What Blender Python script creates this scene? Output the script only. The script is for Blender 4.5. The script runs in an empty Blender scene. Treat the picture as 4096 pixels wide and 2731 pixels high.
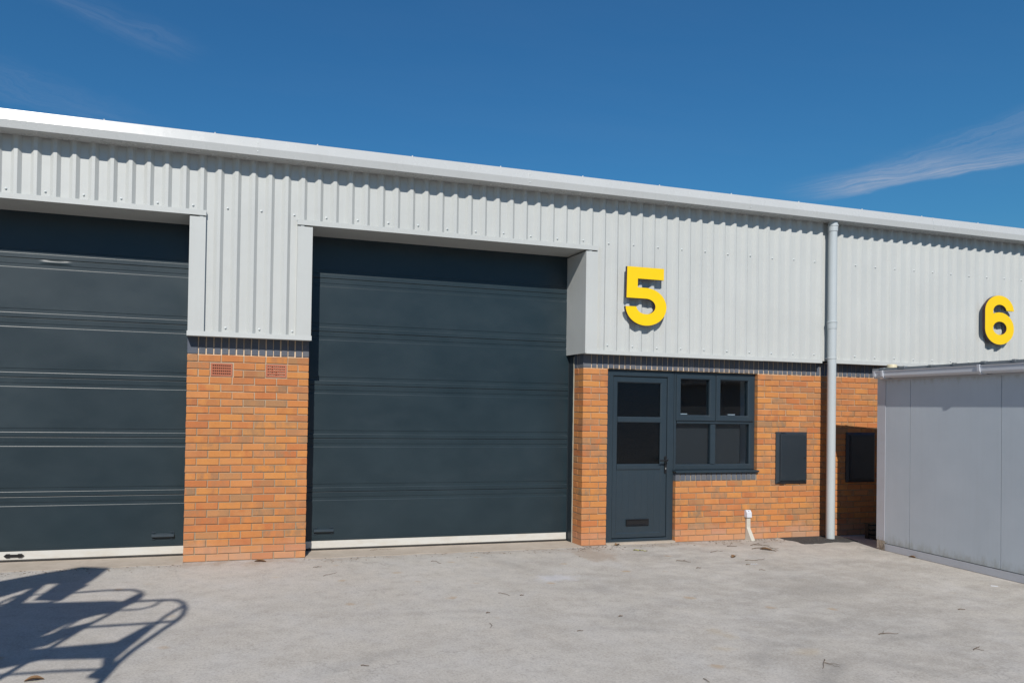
import bpy, bmesh, math, random
from mathutils import Matrix, Vector
R = math.radians
rng = random.Random(7)
scene = bpy.context.scene
COL = scene.collection

# ------------------------------------------------------------------ camera
YA, PI_, RO = 0.2738, 0.0125, 0.0167
F = Vector((math.sin(YA)*math.cos(PI_), math.cos(YA)*math.cos(PI_), math.sin(PI_)))
R0 = Vector((math.cos(YA), -math.sin(YA), 0)); U0 = R0.cross(F)
RR = R0*math.cos(RO) + U0*math.sin(RO); UU = -R0*math.sin(RO) + U0*math.cos(RO)
cam_d = bpy.data.cameras.new('camera'); cam = bpy.data.objects.new('camera', cam_d); COL.objects.link(cam)
M = Matrix((RR, UU, -F)).transposed().to_4x4(); M.translation = (0.1785, -7.4015, 1.5798)
cam.matrix_world = M
cam_d.sensor_fit = 'HORIZONTAL'; cam_d.sensor_width = 36; cam_d.lens = 2811.99/4096*36
cam_d.shift_x = 439.13/4096; cam_d.shift_y = 233.6/4096
cam_d.clip_start = 0.05; cam_d.clip_end = 2000
scene.camera = cam

# ------------------------------------------------------------------ light
SA, SB = 0.3489, 0.8862                       # sunlight travels (SA, 1, -SB)
EL = math.atan2(SB, math.hypot(SA, 1)); AZ = math.atan2(-SA, -1.0)   # azimuth from +Y towards +X
SUN = 5.0; SKY = 0.068
sd = bpy.data.lights.new('sun', 'SUN'); sd.energy = SUN; sd.angle = R(0.53); sd.color = (1.0, 0.955, 0.89)
so = bpy.data.objects.new('sun', sd); COL.objects.link(so)
so.rotation_euler = Vector((SA, 1, -SB)).to_track_quat('-Z', 'Y').to_euler(); so.location = (-4, -12, 11)
scene.view_settings.view_transform = 'Standard'; scene.view_settings.look = 'None'
scene.view_settings.exposure = 0.0; scene.view_settings.gamma = 1.0
scene.view_settings.use_curve_mapping = False

# ------------------------------------------------------------------ node helpers
class NT:
    def __init__(s, tree): s.t = tree; s.n = tree.nodes; s.l = tree.links
    def add(s, typ, **kw):
        n = s.n.new(typ)
        for k, v in kw.items():
            if k.startswith('_'): continue
            setattr(n, k, v)
        return n
    def link(s, a, b): s.l.new(a, b)
    def _set(s, sock, v):
        if v is None: return
        if hasattr(v, 'is_linked'): s.link(v, sock)
        else: sock.default_value = v
    def math(s, op, a, b=None, c=None, clamp=False):
        n = s.n.new('ShaderNodeMath'); n.operation = op; n.use_clamp = clamp
        s._set(n.inputs[0], a); s._set(n.inputs[1], b)
        if c is not None: s._set(n.inputs[2], c)
        return n.outputs[0]
    def vmath(s, op, a, b=None, out=0):
        n = s.n.new('ShaderNodeVectorMath'); n.operation = op
        s._set(n.inputs[0], a)
        if b is not None: s._set(n.inputs[1], b)
        return n.outputs['Value'] if op in ('DOT_PRODUCT', 'LENGTH', 'DISTANCE') else n.outputs[0]
    def noise(s, vec, scale, detail=3, rough=.5, dist=0, out='Fac'):
        n = s.n.new('ShaderNodeTexNoise'); n.inputs['Scale'].default_value = scale
        n.inputs['Detail'].default_value = detail; n.inputs['Roughness'].default_value = rough
        n.inputs['Distortion'].default_value = dist
        if vec is not None: s.link(vec, n.inputs['Vector'])
        return n.outputs[out]
    def vor(s, vec, scale, out='Distance', rnd=1.0):
        n = s.n.new('ShaderNodeTexVoronoi'); n.inputs['Scale'].default_value = scale
        n.inputs['Randomness'].default_value = rnd
        if vec is not None: s.link(vec, n.inputs['Vector'])
        return n.outputs[out]
    def ramp(s, fac, stops, interp='LINEAR'):
        n = s.n.new('ShaderNodeValToRGB'); e = n.color_ramp.elements; n.color_ramp.interpolation = interp
        while len(e) < len(stops): e.new(0.5)
        for i, (p, c) in enumerate(stops):
            e[i].position = p
            e[i].color = (c, c, c, 1) if isinstance(c, (int, float)) else (*c, 1)
        s.link(fac, n.inputs[0]); return n.outputs[0]
    def mix(s, fac, a, b, blend='MIX'):
        n = s.n.new('ShaderNodeMix'); n.data_type = 'RGBA'; n.blend_type = blend
        s._set(n.inputs['Factor'], fac)
        for sock, v in ((n.inputs['A'], a), (n.inputs['B'], b)):
            for x in (sock,):
                pass
        A = [i for i in n.inputs if i.name == 'A' and i.type == 'RGBA'][0]
        B = [i for i in n.inputs if i.name == 'B' and i.type == 'RGBA'][0]
        s._set(A, v4(a)); s._set(B, v4(b))
        return [o for o in n.outputs if o.type == 'RGBA'][0]
    def mapping(s, vec, loc=(0, 0, 0), rot=(0, 0, 0), scale=(1, 1, 1)):
        n = s.n.new('ShaderNodeMapping'); s.link(vec, n.inputs['Vector'])
        n.inputs['Location'].default_value = loc; n.inputs['Rotation'].default_value = rot
        n.inputs['Scale'].default_value = scale; return n.outputs[0]
    def smooth(s, v, a, b):
        n = s.n.new('ShaderNodeMapRange'); n.interpolation_type = 'SMOOTHSTEP'
        s._set(n.inputs['Value'], v); n.inputs['From Min'].default_value = a; n.inputs['From Max'].default_value = b
        return n.outputs[0]
    def bump(s, h, strength=.3, dist=.01):
        n = s.n.new('ShaderNodeBump'); n.inputs['Strength'].default_value = strength
        n.inputs['Distance'].default_value = dist; s.link(h, n.inputs['Height']); return n.outputs[0]
    def pos(s):
        return s.n.new('ShaderNodeNewGeometry').outputs['Position']
    def sep(s, v):
        n = s.n.new('ShaderNodeSeparateXYZ'); s.link(v, n.inputs[0]); return n.outputs
    def comb(s, x, y, z):
        n = s.n.new('ShaderNodeCombineXYZ')
        for i, v in enumerate((x, y, z)): s._set(n.inputs[i], v)
        return n.outputs[0]
def v4(v):
    if isinstance(v, tuple) and len(v) == 3: return (*v, 1)
    return v

# ------------------------------------------------------------------ world: clear sky with thin cirrus
w = bpy.data.worlds.new('World'); scene.world = w; w.use_nodes = True
t = NT(w.node_tree); t.n.clear()
sky = t.add('ShaderNodeTexSky', sky_type='NISHITA', sun_disc=False)
sky.sun_elevation = EL; sky.sun_rotation = AZ % (2*math.pi)
sky.altitude = 0; sky.air_density = 1.6; sky.dust_density = 0.0; sky.ozone_density = 10.0
deep = t.mix(1.0, sky.outputs[0], (0.46, 0.96, 1.17), 'MULTIPLY')          # polarised, deep blue
tc = t.add('ShaderNodeTexCoord')
d = t.sep(tc.outputs['Generated'])
zc = t.math('MAXIMUM', d[2], 0.03)
px = t.math('DIVIDE', d[0], zc); py = t.math('DIVIDE', d[1], zc)
P = t.comb(px, py, 0.0)
warp = t.noise(P, 2.2, 4, .6, out='Color')
Pw = t.vmath('ADD', P, t.vmath('MULTIPLY', t.vmath('SUBTRACT', warp, (0.5, 0.5, 0.5)), (0.22, 0.22, 0)))
def streak(p0, p1, wid_a, wid_b, seed):
    dx, dy = p1[0]-p0[0], p1[1]-p0[1]; L = math.hypot(dx, dy); dx /= L; dy /= L
    rel = t.vmath('SUBTRACT', Pw, (p0[0], p0[1], 0))
    al = t.math('DIVIDE', t.vmath('DOT_PRODUCT', rel, (dx, dy, 0)), L)
    ac = t.vmath('DOT_PRODUCT', rel, (-dy, dx, 0))
    ac = t.math('ADD', ac, t.math('MULTIPLY', t.math('SUBTRACT', t.noise(P, 6.0, 4, .6), .5), wid_b*.8))
    m = t.math('MULTIPLY', t.smooth(ac, -wid_a, 0.0), t.smooth(ac, wid_b, 0.0))
    e = t.math('MULTIPLY', t.smooth(al, -0.12, 0.35), t.smooth(al, 2.6, 1.2))
    fib = t.noise(t.comb(t.math('MULTIPLY', al, 1.6*L), t.math('MULTIPLY', ac, 13.0), seed), 2.0, 6, .66)
    return t.math('MULTIPLY', t.math('MULTIPLY', m, e), t.ramp(fib, [(0.30, 0.10), (0.70, 1.0)]))
s1 = t.math('MULTIPLY', streak((2.66, 2.62), (3.02, 1.99), 0.36, 0.085, 1.0), 0.74)
s2 = t.math('MULTIPLY', streak((2.70, 2.44), (2.66, 1.74), 0.22, 0.24, 4.0), 0.24)
s3 = t.math('MULTIPLY', streak((-0.04, 2.09), (-0.42, 1.86), 0.10, 0.12, 9.0), 0.13)
s4 = t.math('MULTIPLY', streak((-0.25, 2.75), (-0.75, 2.36), 0.2, 0.25, 14.0), 0.10)
veil = t.math('MULTIPLY', t.ramp(t.noise(t.mapping(P, rot=(0, 0, .6), scale=(.5, 1.6, 1)), 1.1, 6, .6), [(0.5, 0.0), (0.85, 1.0)]), 0.025)
cl = t.math('ADD', t.math('ADD', s1, s2), t.math('ADD', t.math('ADD', s3, s4), veil), clamp=True)
skyc = t.mix(cl, deep, (5.9, 6.6, 8.2, 1))
bg = t.add('ShaderNodeBackground'); bg.inputs['Strength'].default_value = SKY
t.link(skyc, bg.inputs['Color'])
wo = t.add('ShaderNodeOutputWorld'); t.link(bg.outputs[0], wo.inputs['Surface'])

# ------------------------------------------------------------------ materials
MATS = {}
def new_mat(name):
    m = bpy.data.materials.new(name); m.use_nodes = True; tt = NT(m.node_tree); tt.n.clear()
    b = tt.add('ShaderNodeBsdfPrincipled'); o = tt.add('ShaderNodeOutputMaterial'); tt.link(b.outputs[0], o.inputs['Surface'])
    MATS[name] = m
    return m, tt, b
def setp(tt, b, **kw):
    names = dict(col='Base Color', rough='Roughness', metal='Metallic', spec='Specular IOR Level', normal='Normal', coat='Coat Weight', trans='Transmission Weight', ior='IOR', coatr='Coat Roughness')
    for k, v in kw.items():
        sock = b.inputs[names[k]]
        if hasattr(v, 'is_linked'): tt.link(v, sock)
        else: sock.default_value = v4(v) if k == 'col' else v
def painted(name, col, rough, var=.06, grime=.0, gcol=(.25, .22, .18), bump=0.0, bscale=300, spec=.5, streak=0.0, big=1.3, metal=0.0, wave=0.0):
    m, tt, b = new_mat(name); p = tt.pos()
    n = tt.noise(p, big, 4, .6)
    c = tt.mix(tt.ramp(n, [(.3, 0), (.7, 1)]), tuple(x*(1-var) for x in col), tuple(min(1, x*(1+var)) for x in col))
    if grime:
        g = tt.ramp(tt.noise(p, 9, 6, .65), [(.52, 0), (.75, 1)])
        c = tt.mix(tt.math('MULTIPLY', g, grime), c, gcol)
    if streak:
        sn = tt.ramp(tt.noise(tt.mapping(p, scale=(14, 14, .5)), 2.0, 4, .6), [(.5, 0), (.8, 1)])
        c = tt.mix(tt.math('MULTIPLY', sn, streak), c, gcol)
    r = tt.math('ADD', tt.math('MULTIPLY', tt.noise(p, 6, 4, .6), .16), rough-.08)
    setp(tt, b, col=c, rough=r, spec=spec, metal=metal)
    if bump: setp(tt, b, normal=tt.bump(tt.noise(p, bscale, 2, .5), bump, .002))
    if wave: setp(tt, b, normal=tt.bump(tt.noise(tt.mapping(p, scale=(1, 1, .6)), 3.2, 3, .5), wave, .03))
    return m
painted('cladding_paint', (.458, .471, .455), .38, .035, .07, (.36, .34, .30), streak=.12, wave=.12)
painted('trim_paint', (.456, .469, .453), .36, .03, .08, (.34, .32, .28), streak=.10, wave=.16)
painted('gutter_paint', (.445, .455, .448), .27, .03, .10, (.34, .32, .28), streak=.06, wave=.06)
painted('pipe_plastic', (.42, .455, .465), .33, .03, .05, (.36, .36, .35), streak=.08)
painted('frame_plastic', (.019, .032, .043), .42, .07, .04, (.14, .13, .12), bump=.05, bscale=500)
painted('steel_jamb', (.018, .026, .032), .40, .08, .15, (.07, .06, .05))
painted('meter_plastic', (.016, .024, .032), .42, .08, .03, (.2, .2, .2))
painted('black_plastic', (.008, .008, .009), .38, .1)
painted('white_plastic', (.55, .57, .61), .4, .03, .08)
painted('cream_plastic', (.60, .53, .36), .5, .05, .1)
painted('conduit_plastic', (.47, .45, .39), .45, .05, .15, (.35, .31, .25), streak=.15)
painted('seal_rubber', (.022, .021, .02), .7, .2, .5, (.10, .09, .075))
painted('sealant', (.30, .28, .22), .8, .1, .2)
painted('roof_sheet', (.40, .42, .42), .5, .05, .2)
painted('shed_trim', (.44, .46, .50), .45, .04, .2, (.28, .27, .23))
painted('roof_felt', (.20, .22, .235), .85, .2, .5, (.07, .075, .05))
painted('reveal_paint', (.80, .82, .83), .7, .04)
painted('pane_backing_grey', (.020, .020, .023), .85, .06)
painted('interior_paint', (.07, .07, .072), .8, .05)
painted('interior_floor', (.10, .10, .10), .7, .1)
painted('frame_steel', (.10, .10, .11), .5, .1)
painted('plywood', (.25, .17, .10), .7, .2)
painted('metal_bolt', (.50, .53, .53), .35, .05)
painted('silver_metal', (.55, .55, .55), .3, .05, metal=.8)
painted('terracotta', (.36, .115, .06), .8, .12, .3, (.25, .09, .05))
painted('sign_yellow', (.82, .53, .002), .40, .015)
painted('sign_side', (.045, .020, .030), .45, .1)
painted('near_black', (.006, .006, .006), .9, .1)

# sectional door skin: satin dark slate, stucco emboss, paler mottling
m, tt, b = new_mat('door_skin'); p = tt.pos()
n = tt.noise(tt.mapping(p, scale=(1, 1, 1.6)), 1.7, 5, .6)
c = tt.mix(tt.ramp(n, [(.32, 0), (.7, 1)]), (.0098, .0215, .0285), (.0138, .0275, .0355))
du = tt.ramp(tt.noise(tt.mapping(p, scale=(1.2, 1, 2.2)), 2.3, 6, .68), [(.5, 0), (.8, 1)])
c = tt.mix(tt.math('MULTIPLY', du, .14), c, (.045, .056, .066))
st = tt.ramp(tt.noise(tt.mapping(p, scale=(120, 1, 900)), 1.0, 2, .5), [(.35, 0), (.65, 1)])
setp(tt, b, col=c, rough=tt.math('ADD', tt.math('MULTIPLY', n, .16), .33), spec=.5,
     normal=tt.bump(tt.math('ADD', st, tt.math('MULTIPLY', tt.noise(tt.mapping(p, scale=(1, 1, 1.3)), 2.4, 3, .5), 2.0)), .10, .0014))
# white bottom rail with dirt and rust
m, tt, b = new_mat('rail_white'); p = tt.pos()
g = tt.ramp(tt.noise(tt.mapping(p, scale=(1, 1, 3)), 4, 6, .7), [(.45, 0), (.75, 1)])
c = tt.mix(tt.math('MULTIPLY', g, .5), (.53, .52, .48), (.42, .36, .28))
sp = tt.ramp(tt.vor(tt.mapping(p, scale=(1, 1, 1)), 2.6), [(0.0, 1), (.022, 1), (.045, 0)])
c = tt.mix(tt.math('MULTIPLY', sp, .8), c, (.20, .09, .03))
setp(tt, b, col=c, rough=.35)

# brick: orange multi with per-brick tone, kiln marks, pitting, pale salts near the ground
def brick_mat(name, stops, second, speck, salts, pale, dirt=(.13, .075, .04)):
    m, tt, b = new_mat(name); p = tt.pos()
    oi = tt.add('ShaderNodeObjectInfo'); ge = tt.add('ShaderNodeNewGeometry')
    rnd = tt.math('FRACT', tt.math('ADD', oi.outputs['Random'], ge.outputs['Random Per Island']))
    rnd2 = tt.math('FRACT', tt.math('MULTIPLY', rnd, 17.31)); rnd3 = tt.math('FRACT', tt.math('MULTIPLY', rnd, 71.7))
    base = tt.ramp(rnd, stops)
    sec = tt.ramp(rnd2, second)
    off = tt.comb(tt.math('MULTIPLY', rnd3, 30.0), 0.0, tt.math('MULTIPLY', rnd2, 30.0))
    q = tt.vmath('ADD', p, off)
    kn = tt.noise(tt.mapping(q, scale=(1, 1, .55)), 8.5, 4, .6)
    fac = tt.math('MULTIPLY', tt.ramp(kn, [(.40, 0), (.60, 1)]), tt.math('ADD', tt.math('MULTIPLY', rnd3, .65), .35))
    c = tt.mix(fac, base, sec)
    fine = tt.noise(p, 120, 4, .7)
    c = tt.mix(tt.ramp(fine, [(.3, .0), (.75, .35)]), c, tt.mix(.5, c, pale))
    pit = tt.ramp(tt.noise(q, 150, 3, .6), [(.60, 0), (.72, 1)])
    c = tt.mix(tt.math('MULTIPLY', pit, .6), c, speck)
    gx = tt.ramp(tt.noise(tt.mapping(p, scale=(1, 1, .6)), 2.2, 6, .68), [(.44, 0), (.74, 1)])
    c = tt.mix(tt.math('MULTIPLY', gx, .30), c, tt.mix(.45, c, dirt))
    if salts:
        z = tt.sep(p)[2]
        zz = tt.math('ADD', z, tt.math('MULTIPLY', tt.math('SUBTRACT', tt.noise(p, 5, 4, .6), .5), .22))
        sf = tt.math('MULTIPLY', tt.smooth(zz, .26, .05), tt.math('ADD', tt.math('MULTIPLY', rnd2, .45), .22))
        c = tt.mix(sf, c, (.46, .29, .205))
    setp(tt, b, col=c, rough=.86, spec=.25, normal=tt.bump(tt.math('ADD', fine, tt.math('MULTIPLY', pit, -.7)), .35, .003))
brick_mat('brick_orange',
    [(0, (0.488, 0.186, 0.050)), (.18, (0.522, 0.215, 0.060)), (.36, (0.473, 0.172, 0.052)), (.52, (0.512, 0.210, 0.073)), (.68, (0.424, 0.132, 0.045)), (.80, (0.468, 0.172, 0.060)), (.92, (0.424, 0.196, 0.082)), (1.0, (0.305, 0.162, 0.077))],
    [(0, (0.399, 0.117, 0.041)), (.28, (0.522, 0.229, 0.069)), (.52, (0.364, 0.119, 0.047)), (.76, (0.295, 0.162, 0.082)), (1.0, (0.202, 0.138, 0.090))],
    (.12, .050, .022), True, (.52, .29, .13))
brick_mat('brick_blue',
    [(0, (0.076, 0.093, 0.122)), (.5, (0.095, 0.107, 0.132)), (.8, (0.116, 0.120, 0.132)), (1.0, (0.067, 0.078, 0.098))],
    [(0, (0.134, 0.137, 0.149)), (.6, (0.073, 0.088, 0.116)), (1.0, (0.159, 0.146, 0.134))],
    (0.037, 0.039, 0.046), False, (0.159, 0.171, 0.195))
m, tt, b = new_mat('mortar'); p = tt.pos()
c = tt.mix(tt.ramp(tt.noise(p, 3, 5, .65), [(.3, 0), (.7, 1)]), (.38, .295, .205), (.46, .37, .27))
c = tt.mix(tt.ramp(tt.noise(p, 60, 4, .7), [(.45, 0), (.8, .5)]), c, (.27, .22, .16))
z = tt.sep(p)[2]
c = tt.mix(tt.math('MULTIPLY', tt.smooth(z, 1.75, 1.2), .6), c, (.235, .195, .135))
c = tt.mix(tt.math('MULTIPLY', tt.smooth(z, 2.085, 2.095), .9), c, (.66, .50, .35))
setp(tt, b, col=c, rough=.95, spec=.1, normal=tt.bump(tt.noise(p, 180, 3, .6), .4, .003))

# forecourt concrete
m, tt, b = new_mat('concrete'); p = tt.pos(); xyz = tt.sep(p)
big = tt.noise(p, .55, 6, .62); mid = tt.noise(p, 2.6, 6, .65); smear = tt.noise(tt.mapping(p, rot=(0, 0, -.35), scale=(.9, 1.9, 1)), 1.5, 7, .68)
c = tt.mix(tt.ramp(big, [(.3, 0), (.7, 1)]), (.392, .364, .324), (.474, .442, .396))
c = tt.mix(tt.math('MULTIPLY', tt.ramp(mid, [(.42, 0), (.7, 1)]), .40), c, (.46, .455, .455))
rightm = tt.smooth(xyz[0], 1.5, 5.5)
c = tt.mix(tt.math('MULTIPLY', tt.math('MULTIPLY', tt.ramp(smear, [(.42, 0), (.66, 1)]), .85), tt.math('ADD', tt.math('MULTIPLY', rightm, .75), .25)), c, (.275, .255, .228))
warm = tt.ramp(tt.noise(p, .9, 5, .6), [(.46, 0), (.66, 1)])
c = tt.mix(tt.math('MULTIPLY', warm, .35), c, (.415, .375, .325))
wn = tt.noise(p, 6.5, 9, .78)
c = tt.mix(tt.ramp(wn, [(.36, .40), (.50, 0)]), c, (.255, .236, .208))
c = tt.mix(tt.ramp(wn, [(.52, 0), (.68, .45)]), c, (.55, .515, .465))
bl = tt.ramp(tt.noise(tt.vmath('ADD', p, (11.3, 4.1, 0)), .75, 7, .7), [(.50, 0), (.66, 1)])
c = tt.mix(tt.math('MULTIPLY', tt.math('MULTIPLY', bl, .6), tt.math('ADD', tt.math('MULTIPLY', rightm, .8), .2)), c, (.265, .246, .218))
# exposed fine aggregate
ag = tt.vor(p, 170, 'Color'); agv = tt.sep(ag)[0]
c = tt.mix(tt.math('MULTIPLY', tt.ramp(agv, [(.6, 0), (.98, 1)]), .20), c, (.58, .55, .51))
ag2 = tt.sep(tt.vor(p, 95, 'Color'))[1]
c = tt.mix(tt.math('MULTIPLY', tt.ramp(ag2, [(.86, 0), (.98, 1)]), .28), c, (.17, .16, .15))
gr = tt.noise(p, 420, 2, .6)
c = tt.mix(tt.ramp(gr, [(.33, .16), (.52, 0)]), c, (.24, .23, .21))
gg = tt.noise(p, 60, 5, .75)
c = tt.mix(tt.ramp(gg, [(.36, .42), (.50, 0)]), c, (.255, .24, .215))
c = tt.mix(tt.ramp(gg, [(.52, 0), (.68, .40)]), c, (.56, .535, .495))
# ochre leaf stains
pw = tt.vmath('ADD', p, tt.vmath('MULTIPLY', tt.noise(p, 9, 3, .6, out='Color'), (.10, .10, 0)))
so_ = tt.ramp(tt.vor(tt.mapping(pw, scale=(1, 1.25, 1)), 2.1), [(.05, 1), (.13, 0)])
so_ = tt.math('MULTIPLY', so_, tt.ramp(tt.noise(p, 1.1, 2, .5), [(.38, 0), (.55, 1)]))
c = tt.mix(tt.math('MULTIPLY', so_, .62), c, (.36, .255, .15))
# small dark oil spots
dk = tt.ramp(tt.vor(tt.vmath('ADD', pw, (3.7, 1.9, 0)), 1.35), [(.02, 1), (.06, 0)])
dk = tt.math('MULTIPLY', dk, tt.ramp(tt.noise(p, .9, 2, .5), [(.48, 0), (.6, 1)]))
c = tt.mix(tt.math('MULTIPLY', dk, .5), c, (.10, .10, .10))
def patch(cx, cy, rx, ry, rot, a, b_):
    q = tt.mapping(tt.vmath('SUBTRACT', p, (cx, cy, 0)), rot=(0, 0, -rot), scale=(1/rx, 1/ry, 0))
    q = tt.vmath('ADD', q, tt.vmath('MULTIPLY', tt.vmath('SUBTRACT', tt.noise(p, 7, 5, .65, out='Color'), (.5, .5, .5)), (2.0, 2.0, 0)))
    return tt.smooth(tt.vmath('LENGTH', q), a, b_)
c = tt.mix(tt.math('MULTIPLY', patch(3.41, -1.36, .30, .15, -.7, 1.0, .3), .55), c, (.50, .50, .53))      # pale spill
c = tt.mix(tt.math('MULTIPLY', patch(3.80, -3.12, .10, .20, .0, 1.0, .1), .22), c, (.40, .30, .15))      # sandy marks
c = tt.mix(tt.math('MULTIPLY', patch(3.59, -3.41, .13, .08, .4, 1.0, .1), .20), c, (.42, .31, .15))
c = tt.mix(tt.math('MULTIPLY', patch(4.10, -3.60, .16, .10, -.6, 1.0, .1), .24), c, (.42, .31, .16))
c = tt.mix(tt.math('MULTIPLY', patch(4.36, -.45, .26, .42, .25, 1.1, .5), .42), c, (.27, .20, .14))      # mud by the pier
def arcband(cx, cy, rad, wid, a):
    dd = tt.vmath('LENGTH', tt.vmath('SUBTRACT', tt.vmath('MULTIPLY', p, (1, 1, 0)), (cx, cy, 0)))
    e = tt.math('ABSOLUTE', tt.math('SUBTRACT', tt.math('ADD', dd, tt.math('MULTIPLY', tt.noise(p, 3, 4, .6), wid)), rad+wid*.5))
    return tt.math('MULTIPLY', tt.math('MULTIPLY', tt.smooth(e, wid, 0), tt.ramp(tt.noise(p, 1.7, 5, .65), [(.42, 0), (.62, 1)])), a)
# old tyre scrubs
for a_ in ((5.2, -5.6, 2.1, .10, .40), (5.2, -5.6, 2.5, .16, .26), (2.4, -5.2, 2.45, .12, .26), (6.5, -.2, 3.3, .16, .24), (1.2, -6.5, 4.4, .10, .18), (.4, -4.0, 2.3, .10, .14)):
    c = tt.mix(arcband(*a_), c, (.19, .185, .175))
# dirt line along the building foot
yy = tt.math('ADD', xyz[1], tt.math('MULTIPLY', tt.math('SUBTRACT', tt.noise(tt.mapping(p, scale=(1, .3, 1)), 2.4, 6, .7), .5), .55))
dl = tt.math('MULTIPLY', tt.smooth(yy, -.30, -.10), tt.ramp(tt.noise(p, 4, 5, .7), [(.42, 0), (.62, 1)]))
c = tt.mix(tt.math('MULTIPLY', dl, .5), c, (.25, .19, .14))
# hair cracks / scuffs
wv = tt.add('ShaderNodeTexVoronoi', feature='DISTANCE_TO_EDGE'); wv.inputs['Scale'].default_value = .55
tt.link(tt.vmath('ADD', p, tt.vmath('MULTIPLY', tt.noise(p, 1.8, 5, .7, out='Color'), (.9, .9, 0))), wv.inputs['Vector'])
ck = tt.math('MULTIPLY', tt.ramp(wv.outputs['Distance'], [(.0, 1), (.006, 0)]), tt.ramp(tt.noise(p, .8, 2, .5), [(.52, 0), (.62, 1)]))
c = tt.mix(tt.math('MULTIPLY', ck, .45), c, (.20, .195, .18))
h = tt.math('ADD', tt.math('MULTIPLY', gr, .5), tt.math('ADD', tt.math('MULTIPLY', agv, .35), tt.math('MULTIPLY', tt.noise(p, 30, 4, .6), .6)))
setp(tt, b, col=c, rough=.9, spec=.25, normal=tt.bump(h, .45, .004))

m, tt, b = new_mat('threshold_concrete'); p = tt.pos()
c = tt.mix(tt.ramp(tt.noise(p, 2.2, 6, .65), [(.35, 0), (.7, 1)]), (.345, .295, .240), (.43, .375, .315))
c = tt.mix(tt.ramp(tt.noise(p, 14, 5, .7), [(.5, 0), (.85, .5)]), c, (.25, .21, .17))
setp(tt, b, col=c, rough=.92, spec=.2, normal=tt.bump(tt.noise(p, 90, 4, .6), .3, .004))
m, tt, b = new_mat('tarmac'); p = tt.pos()
c = tt.mix(tt.ramp(tt.sep(tt.vor(p, 130, 'Color'))[0], [(.3, 0), (1, 1)]), (.022, .022, .022), (.080, .078, .075))
setp(tt, b, col=c, rough=.95, normal=tt.bump(tt.vor(p, 130), .9, .008))
# shed panel: dull grey coated sheet with algae at the foot and rain streaks
m, tt, b = new_mat('shed_panel'); p = tt.pos(); z = tt.sep(p)[2]
c = tt.mix(tt.ramp(tt.noise(p, 1.6, 5, .62), [(.3, 0), (.7, 1)]), (.430, .482, .530), (.480, .532, .580))
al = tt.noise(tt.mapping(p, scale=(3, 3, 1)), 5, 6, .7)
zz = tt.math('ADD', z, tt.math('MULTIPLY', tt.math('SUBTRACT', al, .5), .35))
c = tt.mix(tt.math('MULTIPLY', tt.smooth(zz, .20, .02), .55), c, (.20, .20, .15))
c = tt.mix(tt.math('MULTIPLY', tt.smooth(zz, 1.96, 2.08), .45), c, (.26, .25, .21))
sn = tt.ramp(tt.noise(tt.mapping(p, scale=(20, 20, .6)), 1.4, 4, .6), [(.5, 0), (.85, 1)])
c = tt.mix(tt.math('MULTIPLY', sn, .10), c, (.30, .30, .28))
setp(tt, b, col=c, rough=.48, spec=.4)
m, tt, b = new_mat('twig_bark'); p = tt.pos()
c = tt.mix(tt.noise(p, 60, 3, .6), (.075, .052, .036), (.20, .15, .105)); setp(tt, b, col=c, rough=.9)
m, tt, b = new_mat('lichen_bark'); p = tt.pos()
c = tt.mix(tt.ramp(tt.noise(p, 45, 3, .6), [(.45, 0), (.55, 1)]), (.10, .085, .05), (.42, .40, .12)); setp(tt, b, col=c, rough=.95)
m, tt, b = new_mat('dead_leaf'); p = tt.pos()
c = tt.mix(tt.noise(p, 40, 3, .6), (.11, .06, .028), (.26, .15, .07)); setp(tt, b, col=c, rough=.8)
# clear window glass: weak mirror over see-through
def glass(name, tint, rough, bumpy):
    m = bpy.data.materials.new(name); m.use_nodes = True; tt = NT(m.node_tree); tt.n.clear(); MATS[name] = m
    tr = tt.add('ShaderNodeBsdfTransparent'); tr.inputs[0].default_value = (*tint, 1)
    gl = tt.add('ShaderNodeBsdfGlossy'); gl.inputs['Roughness'].default_value = rough; gl.inputs[0].default_value = (1, 1, 1, 1)
    fr = tt.add('ShaderNodeFresnel'); fr.inputs['IOR'].default_value = 1.52
    mx = tt.add('ShaderNodeMixShader'); o = tt.add('ShaderNodeOutputMaterial')
    if bumpy:
        p = tt.pos(); nb = tt.bump(tt.noise(p, 70, 3, .6), .5, .01)
        tt.link(nb, gl.inputs['Normal']); tt.link(nb, fr.inputs['Normal'])
    ge = tt.add('ShaderNodeNewGeometry')
    ff = tt.math('MULTIPLY', fr.outputs[0], tt.math('SUBTRACT', 1.0, ge.outputs['Backfacing']))   # outer face mirrors, inner face only passes light
    tt.link(ff, mx.inputs[0]); tt.link(tr.outputs[0], mx.inputs[1]); tt.link(gl.outputs[0], mx.inputs[2]); tt.link(mx.outputs[0], o.inputs['Surface'])
glass('window_glass', (.80, .85, .87), .0, False)
glass('obscure_glass', (.03, .034, .038), .10, True)

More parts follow.
